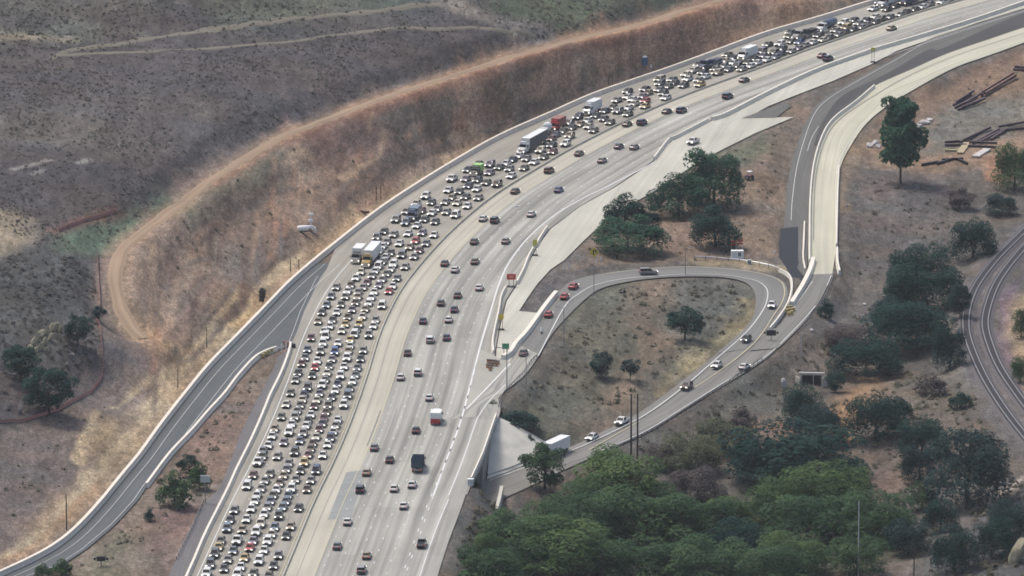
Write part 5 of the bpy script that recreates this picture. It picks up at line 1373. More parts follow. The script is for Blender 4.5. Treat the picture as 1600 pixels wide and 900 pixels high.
def crown_variant(seed, kind):
    """unit crown: about 1 wide, from z 0 to 1"""
    rng = np.random.default_rng(seed); C = []
    def dome(m, R, z0, z1, s0, s1, pz=1.1):
        for _ in range(m):
            a = rng.uniform(0, 6.28); r = R * math.sqrt(rng.random()); z = z0 + (z1 - z0) * rng.uniform(.35, 1) * math.sqrt(max(.05, 1 - (r / (R * 1.18)) ** 2))
            s = rng.uniform(s0, s1); C.append((r * math.cos(a), r * math.sin(a), z, s, s, s * pz))
    def skirt(m, R, z0, z1, s0, s1, pz=1.5):
        for i in range(m):
            a = 6.28 * (i + rng.uniform(-.4, .4)) / m; s = rng.uniform(s0, s1); r = R * rng.uniform(.8, 1.05)
            C.append((r * math.cos(a), r * math.sin(a), rng.uniform(z0, z1), s, s, s * pz))
    if kind == 'pepper':
        C.append((0, 0, .40, .30, .30, .36)); dome(18, .38, .14, .88, .11, .18); skirt(15, .40, .14, .4, .08, .13, 2.0)
        n, sz = 8500, .0138
    elif kind == 'round':
        C.append((0, 0, .55, .36, .36, .36))
        for _ in range(22):
            d = rng.normal(size=3); d /= np.linalg.norm(d); q = rng.uniform(.3, .4); s = rng.uniform(.09, .15)
            C.append((d[0] * q, d[1] * q, .55 + d[2] * q, s, s, s * .95))
        n, sz = 5500, .0165
    elif kind == 'sparse':
        for _ in range(20):
            d = rng.normal(size=3); d /= np.linalg.norm(d); q = rng.uniform(.15, .38); s = rng.uniform(.07, .13)
            C.append((d[0] * q, d[1] * q, .6 + d[2] * q * .85, s, s, s))
        n, sz = 1500, .022
    elif kind == 'tall':
        for z in (.4, .52, .64, .76, .86): C.append((rng.uniform(-.08, .08), rng.uniform(-.08, .08), z, .26, .26, .10))
        for _ in range(46):
            z = rng.uniform(.26, .94); w = .5 * (1 - abs(z - .6) * 1.15); a = rng.uniform(0, 6.28); r = w * rng.uniform(.1, .75); s = rng.uniform(.10, .18)
            C.append((r * math.cos(a), r * math.sin(a), z, s, s, s * .55))
        n, sz = 8000, .023
    elif kind == 'mass':
        C.append((0, 0, .33, .33, .33, .33)); dome(20, .42, .1, .88, .11, .19); skirt(14, .42, .1, .32, .09, .15, 1.4)
        n, sz = 9500, .0132
    else:  # bush
        C.append((0, 0, .3, .36, .36, .42)); dome(13, .38, .1, .8, .12, .2); skirt(8, .38, .12, .3, .12, .18, 1.2)
        n, sz = 2200, .027
    V, Q, T = leaf_cloud(rng, C, n, sz)
    z1 = np.quantile(V[:, 2], .995); V[:, 2] /= z1
    w = np.quantile(np.abs(V[:, :2]), .985) * 2; V[:, :2] /= w
    return V, Q, T
CROWN = {}
def crown_mesh(kind, leaf, var):
    key = (kind, leaf, var)
    if key not in CROWN:
        V, Q, T = crown_variant(hash(kind) % 1000 + 17 * var if False else {'pepper': 100, 'round': 200, 'sparse': 300, 'tall': 400, 'mass': 500, 'bush': 600}[kind] + var, kind)
        CROWN[key] = np_mesh("crown", V, Q, LEAF[leaf], np.stack([T, T, T], 1))
    return CROWN[key]
def trunk_mesh(kind, var):
    rng = np.random.default_rng(var + 50)
    mb = MB(); h = {'pepper': .45, 'round': .5, 'sparse': .55, 'tall': .62, 'mass': .4}.get(kind, .3)
    r = {'tall': .030, 'sparse': .022}.get(kind, .032)
    mb.tube((0, 0, -.08), (.01, .01, h), r, r * .65, 7)
    for k in range(6):
        a = rng.uniform(0, 6.28); q = rng.uniform(.15, .32); z0 = h * rng.uniform(.6, 1)
        mb.tube((.01, .01, z0), (q * math.cos(a), q * math.sin(a), min(.95, z0 + rng.uniform(.12, .3))), r * .5, r * .15, 5)
    return mb.mesh("trunk", M_trunk)
TRK = {}
def tree(px, bottom, w, h, kind, leaf, label, cat="tree", group=None, name=None, depth=.85):
    """px, bottom: middle of the crown's lower edge in the photograph; w, h: its size there"""
    b = G(px, bottom - w * .09 * depth)
    s = scale_at(b); W, Hh = w / s, h / (s * CP)
    var = int(px * 7 + bottom) % 3
    e = empty(name or ("shrub" if cat == "shrub" else "tree"), (b[0], b[1], b[2] - .05), random.uniform(0, 6.28), label, cat, group)
    c = link("crown", crown_mesh(kind, leaf, var), e); c.scale = (W * 1.1, W * depth * 1.1, Hh * 1.05)
    k = (kind, var)
    if k not in TRK: TRK[k] = trunk_mesh(kind, var)
    t = link("trunk", TRK[k], e); t.scale = (min(W, Hh * 1.3), min(W, Hh * 1.3), Hh)
    return e
TREES = [
 (1115,330,98,84,'pepper','pepper',"large dense green tree by the apron edge, tallest of the infield cluster"),
 (1060,345,86,64,'pepper','pepper',"dense green tree leaning against the left side of the largest infield tree"),
 (976,360,64,50,'pepper','dark',"dark tree with ragged top at the apron edge behind the broad low tree"),
 (1012,362,38,32,'pepper','dark',"small dark tree tucked right of the ragged topped tree"),
 (982,404,114,54,'pepper','pepper',"broad low green tree right of the yellow diamond sign"),
 (1118,392,80,62,'pepper','dark',"dark dense tree above the white box with red tops"),
 (1407,292,68,126,'tall','pepper',"tall lone dark tree with pale trunk in the dirt yard"),
 (1070,536,52,48,'round','dark',"small round dark tree standing inside the loop"),
 (940,593,40,38,'round','blue',"small bluish tree in the lower infield, left of a sparse tree"),
 (985,597,36,32,'sparse','blue',"small sparse tree with open branches in the lower infield"),
 (851,772,70,70,'round','mid',"round green tree by the lower road in front of the white semi"),
 (77,654,78,70,'round','dark',"dark round tree below the pale rock outcrop inside the orange fence"),
 (32,600,58,52,'round','dark',"dark tree on the left slope cut close by the picture edge"),
 (122,545,42,46,'round','blue',"dim bluish bush tree right of the pale rock outcrop"),
 (155,503,22,22,'round','blue',"small dark tree at the lower bend of the ridge track"),
 (1585,302,66,66,'mass','mid',"fresh green tree at the right edge beside the pipe stacks"),
 (1565,340,50,30,'mass','blue',"low dull tree below the fresh green tree at the right edge"),
 (1500,330,44,32,'round','brush',"faint bare tree in the dry yard below the pipe stacks"),
 (1520,410,66,58,'mass','dark',"dark tree close to the upper bend of the railway"),
 (1440,448,92,54,'mass','dark',"dark tree at the top of the tree belt beside the dry field"),
 (1408,470,50,40,'mass','blue',"dull tree on the left shoulder of the tree belt"),
 (1447,506,116,76,'mass','dark',"broadest dark tree in the belt left of the railway"),
 (1500,500,36,50,'round','blue',"narrow dull tree between the belt and the railway curve"),
 (1420,556,132,70,'mass','dark',"wide dark tree in the belt above the orange dry bank"),
 (1484,580,50,62,'mass','blue',"dull tree beside the ballast at the tightest rail bend"),
 (1352,596,104,54,'mass','dark',"low dark tree right of the culvert"),
 (1306,616,34,30,'round','dark',"small dark tree touching the culvert's right wing"),
 (1252,664,62,58,'mass','dark',"dark tree directly below the culvert opening"),
 (1283,700,82,56,'mass','blue',"dull dark tree at the foot of the orange dry bank"),
 (1368,694,88,66,'mass','dark',"dark tree on the gully right of the orange dry bank"),
 (1405,660,40,34,'bush','blue',"small dull shrub tree at the head of the gully"),
 (1440,724,74,62,'mass','dark',"dark tree on the slope right of the bare mauve patch"),
 (1436,760,50,56,'mass','blue',"dull tree below the slope's dark tree"),
 (1512,800,136,116,'mass','blue',"huge bluish dark tree at lower right"),
 (1470,836,60,50,'mass','dark',"dark tree at the lower left foot of the huge bluish tree"),
 (1240,772,205,92,'mass','dark',"very wide dark tree behind the bright green tree"),
 (1185,770,70,60,'mass','blue',"bluish tree at the left end of the very wide dark tree"),
 (1322,770,70,46,'mass','dark',"dark tree at the right end of the very wide dark tree"),
 (1292,812,128,74,'mass','light',"brightest yellow green tree at lower right"),
 (1200,834,104,70,'mass','light',"bright green tree on the left flank of the brightest tree"),
 (1262,870,150,80,'mass','mid',"large mid green tree in front of the brightest tree"),
 (1372,858,120,76,'mass','mid',"mid green tree between two pale poles at lower right"),
 (1340,905,90,56,'mass','mid',"mid green tree at the bottom beside the tall pale pole"),
 (970,800,154,80,'mass','light',"yellow green topped tree just below the pole pair"),
 (920,812,80,56,'mass','mid',"mid green tree left of the yellow green topped tree"),
 (1035,812,70,50,'mass','mid',"mid green tree on the right flank of the yellow green tree"),
 (1010,868,160,84,'mass','mid',"large dark centred green tree at bottom middle"),
 (900,862,130,76,'mass','mid',"green tree above the bottom left crown of the grove"),
 (1090,860,116,70,'mass','mid',"green tree between the grove and the bare patch"),
 (1150,880,90,60,'mass','dark',"dark tree low between two green tree groups"),
 (800,872,110,62,'mass','mid',"green tree at the left end of the grove below the wing wall"),
 (760,880,50,42,'mass','light',"small yellow green tree at the grove's left tip"),
 (870,908,170,80,'mass','light',"broad yellow green tree at the very bottom of the grove"),
 (1000,920,120,60,'mass','mid',"green tree cut by the bottom edge under the grove's centre"),
 (760,920,100,56,'mass','mid',"green tree cut by the bottom edge beside the freeway verge"),
 (1110,925,140,70,'mass','mid',"mid green tree cut by the bottom edge right of the grove"),
 (1210,925,120,60,'mass','mid',"dark green tree cut by the bottom edge below the bright group"),
 (1440,800,50,40,'bush','mid',"green shrub tree in the gap before the huge bluish tree"),
 (1490,900,70,70,'mass','dark',"dark tree at the bottom right beside the bare pole"),
 (1575,850,70,60,'mass','blue',"dull tree below the pale track at lower right"),
 (955,742,64,32,'mass','mid',"low green tree at the foot of the pole pair"),
 (1080,742,100,52,'mass','olive',"greyish olive brushy tree right of the pole pair"),
 (1135,716,104,46,'mass','olive',"pale olive low tree below the lower road"),
 (1030,735,50,36,'mass','brush',"grey brown brushy tree beside the pole pair"),
 (1090,790,90,50,'mass','brush',"grey bare brush in the hollow above the grove"),
 (1160,674,44,34,'bush','brush',"purple brown round bush under the lower road"),
 (1596,530,30,44,'mass','mid',"green tree at the right edge inside the rail curve"),
 (1594,600,26,40,'mass','mid',"second green tree at the right edge, lower inside the rail curve"),
 (1290,498,28,28,'bush','dark',"small dark bush against the connector guardrail"),
 (296,748,34,34,'round','dark',"dark bush at the back of the clump by the sign panel"),
 (312,768,36,40,'bush','mid',"green bush touching the pale sign panel"),
 (272,796,58,54,'bush','mid',"largest green bush of the clump between slip road and jam"),
 (233,816,18,20,'bush','dark',"small dark lone bush beside the slip road"),
 (250,756,10,9,'bush','olive',"tiny dry bush at the end of the slip barrier"),
 (96,903,34,26,'bush','mid',"green bush at bottom left edge, right of its twin"),
 (68,905,26,22,'bush','mid',"green bush at bottom left edge, nearer the barrier"),
 (828,693,15,13,'bush','dark',"round dark shrub growing out of the pale slope paving"),
 (770,642,14,16,'bush','mid',"small green bush at the end of the bridge parapet"),
 (812,672,60,26,'bush','dark',"dark bush on the weedy bank above the slope paving"),
 (410,478,9,26,'tall','brush',"thin dark shrub standing by the slip road barrier"),
 (733,768,34,20,'bush','olive',"dry bush by the white cabinet below the bridge"),
 (1480,560,26,30,'bush','dark',"dark bush hugging the ballast left of the rails"),
 (1500,640,34,24,'bush','dark',"dark bush on the bank left of the lower rails"),
 (940,728,30,20,'bush','olive',"dry bush on the lower road's outer verge"),
 (1390,520,60,50,'mass','blue',"dull tree on the left edge of the belt's middle"),
 (1320,550,60,36,'mass','brush',"grey brush above the culvert's dark tree"),
 (1055,850,90,56,'mass','mid',"green tree filling the grove's right shoulder"),
 (1135,838,80,54,'mass','light',"yellow green tree between grove and brightest tree"),
 (945,838,90,50,'mass','light',"yellow green tree in the heart of the grove"),
 (855,838,90,44,'mass','mid',"green tree at the grove's upper left edge under the dry bank"),
 (1325,850,90,60,'mass','mid',"green tree right below the brightest tree"),
 (1240,905,110,56,'mass','light',"yellow green tree low in front of the bright group"),
 (1065,908,100,52,'mass','mid',"green tree low between the grove and right group"),
 (945,902,90,50,'mass','mid',"green tree low in the grove behind the broad yellow green one"),
 (820,905,90,50,'mass','mid',"green tree low at the grove's left, behind the bottom crowns"),
 (1420,870,70,50,'mass','blue',"dull tree below the bare mauve patch"),
 (1550,880,70,60,'mass','dark',"dark tree left of the tall pale rock face"),
 (1455,620,50,30,'bush','brush',"grey brown bush on the dry bank near the rails"),
]
for t in TREES:
    cat = "shrub" if t[4] == 'bush' or "bush" in t[6].split()[-1:] else "tree"
    if "bush" in t[6] or "shrub" in t[6] or " brush " in t[6]: cat = "shrub"
    tree(*t[:6], t[6], cat)

# scrub on the hills and weeds on the banks: nobody could count them
def scrub(name, regions, mats, label):
    Vs, Qs, Ts, n0 = [], [], [], 0
    for px, dens, smin, smax, tone in regions:
        w = np.array([G(x, y)[:2] for x, y in px]); mn, mx = w.min(0), w.max(0)
        area = (mx - mn).prod(); n = int(area * dens)
        q = RNG.uniform(mn, mx, (n, 2)); q = q[inside(q, w)]
        nz = vnoise(q * np.array([1, .4]), 10, 77); q = q[RNG.random(len(q)) < np.clip((nz - .1) * 1.6, .15, 1)]
        # keep off the roads
        ok = np.array([kd.find((a, b, 0))[2] > 3.0 for a, b in q]) if len(q) else np.zeros(0, bool)
        q = q[ok]; m = len(q)
        if not m: continue
        r = RNG.uniform(smin, smax, m) * RNG.choice([.6, 1, 1, 1.5], m)
        k = 16
        d = RNG.normal(size=(m, k, 3)); d /= np.linalg.norm(d, axis=2)[..., None]; d[..., 2] = np.abs(d[..., 2])
        c = np.stack([q[:, 0], q[:, 1], Hs(q[:, 0], q[:, 1])], 1)[:, None] + d * (r[:, None, None] * np.array([.55, .55, .75]))
        nr = d + RNG.normal(size=d.shape) * .4; nr[..., 2] += .7; nr /= np.linalg.norm(nr, axis=2)[..., None]
        a = np.cross(nr, RNG.normal(size=d.shape)); a /= np.linalg.norm(a, axis=2)[..., None]; b = np.cross(nr, a)
        s = (r * .27)[:, None, None] * RNG.uniform(.6, 1.2, (m, k, 1))
        V = np.stack([c - a * s - b * s * .7, c + a * s - b * s * .6, c + a * s * .6 + b * s * .8, c - a * s * .8 + b * s * .6], 2).reshape(-1, 3)
        Vs.append(V); Qs.append(np.arange(len(V)).reshape(-1, 4) + n0); n0 += len(V)
        tn = np.clip(tone + RNG.normal(size=m) * .22, 0, 1); Ts.append(np.repeat(tn, k * 4))
    V, Q, T = np.vstack(Vs), np.vstack(Qs), np.concatenate(Ts)
    return tag(link(name, np_mesh(name, V, Q, mats, np.stack([T, T, T], 1))), label, "scrub", kind='stuff')
SAGE = leaf_mat("grey sage leaves", alb(112, 111, 107), alb(128, 124, 118), alb(158, 150, 138))
DRY = leaf_mat("dry weed stalks", alb(116, 114, 96), alb(140, 132, 114), alb(170, 158, 134))
HB = [(-30,10),(1040,-5),(1000,24),(900,46),(800,72),(700,104),(600,136),(520,166),(420,200),(330,250),(250,310),(170,380),(80,400),(-30,330)]
scrub("hillside_scrub", [(HB, .5, .28, .62, .55), ([(-30,415),(40,392),(90,395),(148,425),(150,480),(160,530),(120,600),(60,640),(-30,650)], .5, .4, .9, .35)], SAGE, "grey sage scrub covering the natural hillside")
scrub("bank_weeds", [
    ([(260,340),(420,245),(620,165),(800,105),(1050,40),(1150,30),(1000,95),(800,170),(640,240),(480,330),(330,440),(240,480)], .035, .35, .9, .35),
    ([(210,640),(300,520),(440,420),(600,305),(780,205),(770,195),(560,310),(380,450),(230,600)], .03, .3, .8, .6),
    ([(240,770),(310,680),(400,575),(430,570),(390,640),(330,770),(270,860),(110,890)], .09, .35, .9, .45),
    ([(-20,690),(120,650),(200,600),(120,740),(0,850)], .03, .35, .8, .4),
    ([(945,470),(1000,440),(1150,440),(1180,470),(1100,560),(1000,620),(920,680),(830,640),(780,640),(850,560)], .10, .4, 1.0, .4),
    ([(850,470),(930,380),(1020,310),(1180,215),(1240,190),(1215,330),(1210,400),(1000,415),(900,425)], .035, .35, .9, .5),
    ([(1000,690),(1200,570),(1300,500),(1400,450),(1400,560),(1260,600),(1200,660),(1050,740),(880,760)], .12, .5, 1.2, .35),
    ([(1330,280),(1420,280),(1500,330),(1480,420),(1340,430)], .05, .4, 1.0, .4),
    ([(1290,640),(1420,580),(1500,580),(1560,700),(1600,740),(1500,760),(1360,800),(1340,700)], .10, .5, 1.1, .45),
    ([(700,890),(745,760),(800,790),(830,840),(760,900)], .25, .5, 1.2, .3),
    ([(1450,880),(1520,800),(1600,750),(1630,900),(1450,930)], .2, .5, 1.3, .3),
    ([(1340,240),(1440,150),(1600,80),(1600,280),(1450,270)], .018, .35, .8, .6)], DRY, "dry weeds and brush on the banks and verges")
scrub("undergrowth", [([(720,900),(790,830),(890,800),(960,760),(1060,800),(1180,790),(1320,780),(1410,820),(1400,860),(1280,880),(1250,940),(700,940)], .35, .7, 1.7, .45)], LEAF['mid'], "green undergrowth filling the floor of the lower grove")
# ------------------------------------------------------------------ street furniture, site gear and loose things
M_pole = plain("grey pole steel", (.20, .20, .20), .6, .3)
M_pale = plain("pale pole", (.42, .41, .38), .7)
M_creo = plain("creosoted pole", (.045, .030, .024), .95, var=.2, scale=3)
M_orange = plain("orange sign sheet", (.55, .09, .045), .6)
M_redor = plain("red orange sheet", (.50, .045, .035), .6)
M_yel = plain("yellow sign sheet", (.55, .40, .05), .55)
M_ylg = plain("yellow green sheet", (.45, .42, .06), .55)
M_green = plain("green sign sheet", (.03, .22, .11), .5)
M_blk = plain("black board", (.010, .011, .014), .5)
M_wht = plain("white panel", (.68, .68, .66), .6)
M_grysign = plain("bare sign back", (.45, .45, .42), .6)
M_rust = plain("rusty purple steel", (.085, .055, .06), .85, var=.3, scale=1.2)
M_rust2 = plain("rusty brown steel", (.15, .085, .065), .9, var=.3, scale=1.2)
M_conc2 = plain("bare concrete", alb(205, 198, 186), .9, var=.1, scale=.5)
def onz(px, py, z=None): return P(px, py, z) if z is not None else G(px, py)
def H_of(p, topy, basey): return (basey - topy) / (scale_at(p) * CP)

def pole(px, base, top, label, name="utility_pole", cat="pole", r=.17, mat=None, z=None, arm=None, cross=False):
    p = onz(px, base, z); h = H_of(p, top, base)
    e = empty(name, p, 0, label, cat)
    mb = MB(); mb.tube((0, 0, -.5), (0, 0, h), r, r * .7); mb.build("shaft", mat or M_creo, e)
    if arm:
        a = MB(); a.tube((0, 0, h - .1), (arm, 0, h + .35), .07, .05); a.build("arm", mat or M_pole, e)
        l = MB(); l.box((arm * 1.1, 0, h + .33), (.9, .35, .18)); l.build("lamp_head", M_pole, e)
    if cross:
        c = MB(); c.box((0, 0, h - 1.2), (2.4, .14, .16)); c.build("crossarm", mat or M_creo, e)
    return e
pole(986, 731, 615, "left dark utility pole of the tall pair below the lower road", r=.26)
pole(996, 736, 615, "right dark utility pole of the tall pair below the lower road", r=.26)
pole(881, 537, 481, "street lamp at the infield edge beside the red cars", "street_lamp", "street lamp", .11, M_pole, arm=-1.6)
pole(792, 612, 545, "tall street lamp standing on the off ramp edge by the green sign", "street_lamp", "street lamp", .14, M_pole, arm=-1.8, z=-.2)
pole(822, 600, 556, "street lamp on the off ramp edge beside the charcoal sedan", "street_lamp", "street lamp", .11, M_pole, arm=-1.4)
pole(1071, 431, 388, "street lamp over the far side of the loop", "street_lamp", "street lamp", .11, M_pole, arm=1.4)
pole(1252, 558, 524, "pale lamp post on the bank right of the message board", "street_lamp", "street lamp", .12, M_pale, arm=.6)
pole(104, 828, 772, "lone timber pole in the tan dirt at lower left", r=.16)
pole(278, 606, 575, "thin timber pole left of the slip road, lower of two", r=.12)
pole(323, 543, 511, "thin timber pole left of the slip road, upper of two", r=.12)
pole(1341, 905, 782, "tall pale pole rising from the green trees at lower right", r=.16, mat=M_pale)
pole(1428, 905, 858, "dark pole at the bottom edge among dull trees", r=.16)
pole(1175, 768, 690, "slim dark pole before the very wide dark tree", r=.14)
for x, b, t, lab in [(588, 313, 292, "left post of the wooden pair above the jam's barrier"), (595, 311, 291, "right post of the wooden pair above the jam's barrier"),
                     (951, 133, 118, "left post of the far wooden pair near the blue toilet"), (957, 132, 117, "right post of the far wooden pair near the blue toilet"),
                     (454, 424, 406, "left post of the lower wooden pair by the slip road start"), (467, 420, 405, "right post of the lower wooden pair by the slip road start")]:
    p = G(x, b); e = empty("sign_post", p, 0, lab, "post"); h = H_of(p, t, b)
    mb = MB(); mb.box((0, 0, h / 2 - .2), (.22, .22, h + .4)); mb.build("timber_post", M_creo, e)

def diamond(px, base, cy, size, label):
    p = G(px, base); s = scale_at(p); zc = H_of(p, cy, base)
    e = empty("warning_sign", p, 0, label, "road sign")
    mb = MB(); mb.box((0, .08, zc / 2 - .2), (.14, .14, zc + .6)); mb.build("post", M_pole, e)
    r = size / s / 2
    def dia(rr, y): return [(0, y, zc - rr), (rr, y, zc), (0, y, zc + rr), (-rr, y, zc)]
    mb = MB(); mb.add(dia(r, -.03) + dia(r, .03), [(0, 1, 2, 3), (7, 6, 5, 4)] + [(i, 4 + i, 4 + (i + 1) % 4, (i + 1) % 4) for i in range(4)]); f = mb.build("sign_face", M_yel, e)
    mb = MB(); mb.box((-.12 * r, -.06, zc - .1 * r), (.22 * r, .03, .9 * r)); mb.box((.16 * r, -.06, zc + .32 * r), (.55 * r, .03, .2 * r)); mb.box((.36 * r, -.06, zc + .1 * r), (.2 * r, .03, .5 * r)); mb.build("arrow_mark", M_blk, e)
    return e
diamond(928, 462, 394, 16, "large yellow diamond sign with black arrow mark by the broad low tree")
def standsign(px, base, cy, w, h, mat, label, name="sign_board", legs=True, mat2=None):
    p = onz(px, base, .05); s = scale_at(p); zc = H_of(p, cy, base)
    e = empty(name, p, 0, label, "sign")
    mb = MB(); mb.box((0, 0, zc), (w / s, .08, h / s)); mb.build("sign_face", mat, e)
    mb = MB()
    mb.tube((-.25 * w / s, .1, 0), (-.25 * w / s, .1, zc), .07); mb.tube((.25 * w / s, .1, 0), (.25 * w / s, .1, zc), .07)
    if legs: mb.box((0, 0, .1), (max(1.6, w / s), 1.4, .16))
    mb.build("stand", M_under, e)
    if mat2:
        mb = MB(); mb.box((0, -.06, zc), (w / s * .5, .04, h / s * .35)); mb.build("marking", mat2, e)
    return e
standsign(799, 448, 432.5, 14, 9, M_redor, "red orange sign board on a stand between two barrier runs", mat2=plain("pale orange marking", (.62, .25, .2), .6))
standsign(783, 515, 495, 8, 8, M_yel, "yellow sign board on a stand in the gore above the sand barrels")
standsign(836, 399, 379, 7, 9, M_ylg, "yellow green sign board at the gap between two barrier runs")
standsign(1364, 97, 77, 7, 5, M_ylg, "yellow sign on a tall post beside the long white barrier", legs=True)
standsign(790, 556, 541, 11, 9, M_green, "small green exit gore sign by the off ramp barrier", legs=False)
def panel(px, base, cy, w, h, mat, label, z=None, beacons=True, name="message_board"):
    p = onz(px, base, z); s = scale_at(p); zc = H_of(p, cy, base)
    e = empty(name, p, 0, label, "sign")
    mb = MB(); mb.box((0, 0, zc), (w / s, .35, h / s)); mb.build("display_panel" if beacons else "sign_face", mat, e)
    mb = MB(); mb.box((0, .12, zc / 2 - .25), (.22, .22, zc + .3)); mb.build("post", M_pole, e)
    if beacons:
        for q in (-1, 1):
            b = MB(); b.tube((q * (w / s / 2 + .38), -.25, zc + .02), (q * (w / s / 2 + .38), .2, zc + .02), .30, n=12); b.build("beacon", M_blk, e)
            b = MB(); b.box((q * (w / s / 2 + .2), .05, zc), (.5, .06, .06)); b.build("bracket", M_pole, e)
    return e
panel(1205, 533, 520, 15, 8.5, M_blk, "black message board with two round beacons above the lower road", z=-3.9)
panel(158, 885, 873, 14, 7.5, M_blk, "black message board with two round beacons in lower left weeds")
panel(321, 788, 748, 15, 11, M_grysign, "pale grey sign panel on one post beside the green bushes", beacons=False, name="roadside_sign")
# white cabinet at the end of the bridge parapet
p = P(735, 758, 0); e = empty("utility_cabinet", p, 0, "white cabinet where the bridge parapet ends", "cabinet")
mb = MB(); mb.box((0, 0, .7), (1.4, .8, 1.5)); mb.box((0, 0, 1.5), (1.55, .95, .1)); mb.build("housing", M_wht, e)
mb = MB(); mb.box((0, -.42, .75), (1.1, .04, 1.1)); mb.build("door", M_grysign, e)
# white box with red barricades behind the loop
p = G(1152, 404); e = empty("site_container", p, .05, "white box with dark marks on its front beside the guardrail", "container")
mb = MB(); mb.box((0, 0, 1.2), (3.3, 1.6, 2.1)); mb.box((0, 0, .1), (3.0, 1.4, .2)); mb.build("box", M_wht, e)
for x, w in ((.35, .25), (.75, .3), (-.9, .12)):
    mb = MB(); mb.box((x, -.82, 1.3), (w, .05, 1.1)); mb.build("dark_mark", M_grysign if w < .2 else M_under, e)
for x, y, lab in ((1147, 392, "left red barricade behind the white box"), (1157, 390, "right red barricade behind the white box, nearer the bridge road")):
    p = G(x, y + 6); e = empty("barricade", p + np.array([0, 2.5, 0]), .15, lab, "barricade")
    mb = MB(); mb.box((0, 0, 3.0), (1.5, .08, .55)); mb.box((0, 0, 2.2), (1.5, .08, .4)); mb.build("red_panel", M_redor, e)
    for q in (-.6, .6):
        mb = MB(); mb.box((q, .06, 1.6), (.1, .1, 3.2)); mb.build("leg", M_wht, e)
p = G(1171, 413); e = empty("utility_cabinet", p, 0, "small grey cabinet just right of the white box", "cabinet")
mb = MB(); mb.box((0, 0, .6), (1.1, .8, 1.3), top=.94); mb.build("housing", M_grysign, e); mb = MB(); mb.box((0, -.4, .6), (.8, .05, .9)); mb.build("door", M_pole, e)
# delineator posts
for x, y, g in ((882, 421, "left"), (889, 419, "right")):
    p = G(x, y); e = empty("marker_post", p, 0, f"short white marker post at the grassy apron edge, {g} of two", "marker post")
    mb = MB(); mb.box((0, 0, .7), (.25, .1, 1.5)); mb.build("blade", M_wht, e)
for x, y, g in ((933, 410, "left"), (939, 409, "right")):
    p = G(x, y); e = empty("marker_post", p, 0, f"short pale marker post beside the yellow diamond sign, {g} of two", "marker post")
    mb = MB(); mb.box((0, 0, .7), (.25, .1, 1.5)); mb.build("blade", M_wht, e)
# sand barrels
def barrel_mesh(mats):
    mb = MB()
    mb.tube((0, 0, 0), (0, 0, .75), .42, .47, 12, 0); mb.tube((0, 0, .75), (0, 0, .95), .50, .48, 12, 1)
    return mb.mesh("sand_barrel", mats)
BO = barrel_mesh([plain("orange tan barrel", (.40, .20, .09), .7), plain("dark barrel lid", (.06, .05, .04), .7)])
BY = barrel_mesh([plain("yellow tan barrel", (.45, .33, .11), .7), plain("olive barrel lid", (.30, .25, .10), .7)])
def barrels(me, rows, z, lab, grp):
    for i, (x, y) in enumerate(rows):
        p = P(x, y, z); o = link("sand_barrel", me); o.location = p; tag(o, lab, "barrel", grp)
barrels(BO, [(778,569),(773,568),(768,567.5),(763,567),(776,572),(770,572),(765,571.5),(767,575.5),(762,574.5),(766,579)], .04, "orange tan sand barrel in the cluster at the off ramp gore", "sand barrels at the off ramp gore")
barrels(BY, [(1236,483),(1231,483),(1240,486),(1235,487),(1230,488),(1237,491),(1233,493)], -3.05, "yellow tan sand barrel in the cluster below the slanting barrier", "sand barrels below the slanting barrier")
barrels(BY, [(424,550),(419,552.5),(415,555),(411,558)], .04, "yellow sand barrel lined up at the head of the slip barrier", "sand barrels at the slip barrier")
for x, y, lab in ((440, 549, "left white post at the end of the jam's lower barrier"), (447, 547, "right white post at the end of the jam's lower barrier")):
    p = P(x, y, 0); e = empty("marker_post", p, 0, lab, "marker post"); mb = MB(); mb.box((0, 0, .9), (.3, .2, 1.9)); mb.build("blade", M_wht, e)
p = P(452, 541, 0); e = empty("crash_cushion", p, .5, "dark crash cushion at the gore between slip road and jam", "crash cushion")
for k in range(3):
    mb = MB(); mb.box((0, k * 1.7 - 1.7, .5), (1.3, 1.5, 1.0), top=.9); mb.build("cushion_bay", M_rust2 if k else M_under, e)
# blue portable toilet
p = G(1007, 101); e = empty("portable_toilet", p, .2, "blue portable toilet with white roof on the cut slope", "toilet")
mb = MB(); mb.box((0, 0, 1.15), (1.6, 1.5, 2.4), top=.96); mb.build("cabin", plain("blue plastic", (.03, .12, .22), .5), e)
mb = MB(); mb.box((0, 0, 2.5), (1.5, 1.4, .3), top=.6); mb.build("roof", M_wht, e)
mb = MB(); mb.box((.1, -.78, 1.1), (.9, .05, 1.9)); mb.build("door", plain("dark blue plastic", (.03, .08, .16), .5), e)
p = G(1017, 106); e = empty("water_drum", p, 0, "small pale drum beside the blue toilet", "drum"); mb = MB(); mb.tube((0, 0, 0), (0, 0, .9), .32); mb.tube((0, 0, .9), (0, 0, .96), .34); mb.build("drum", M_wht, e)
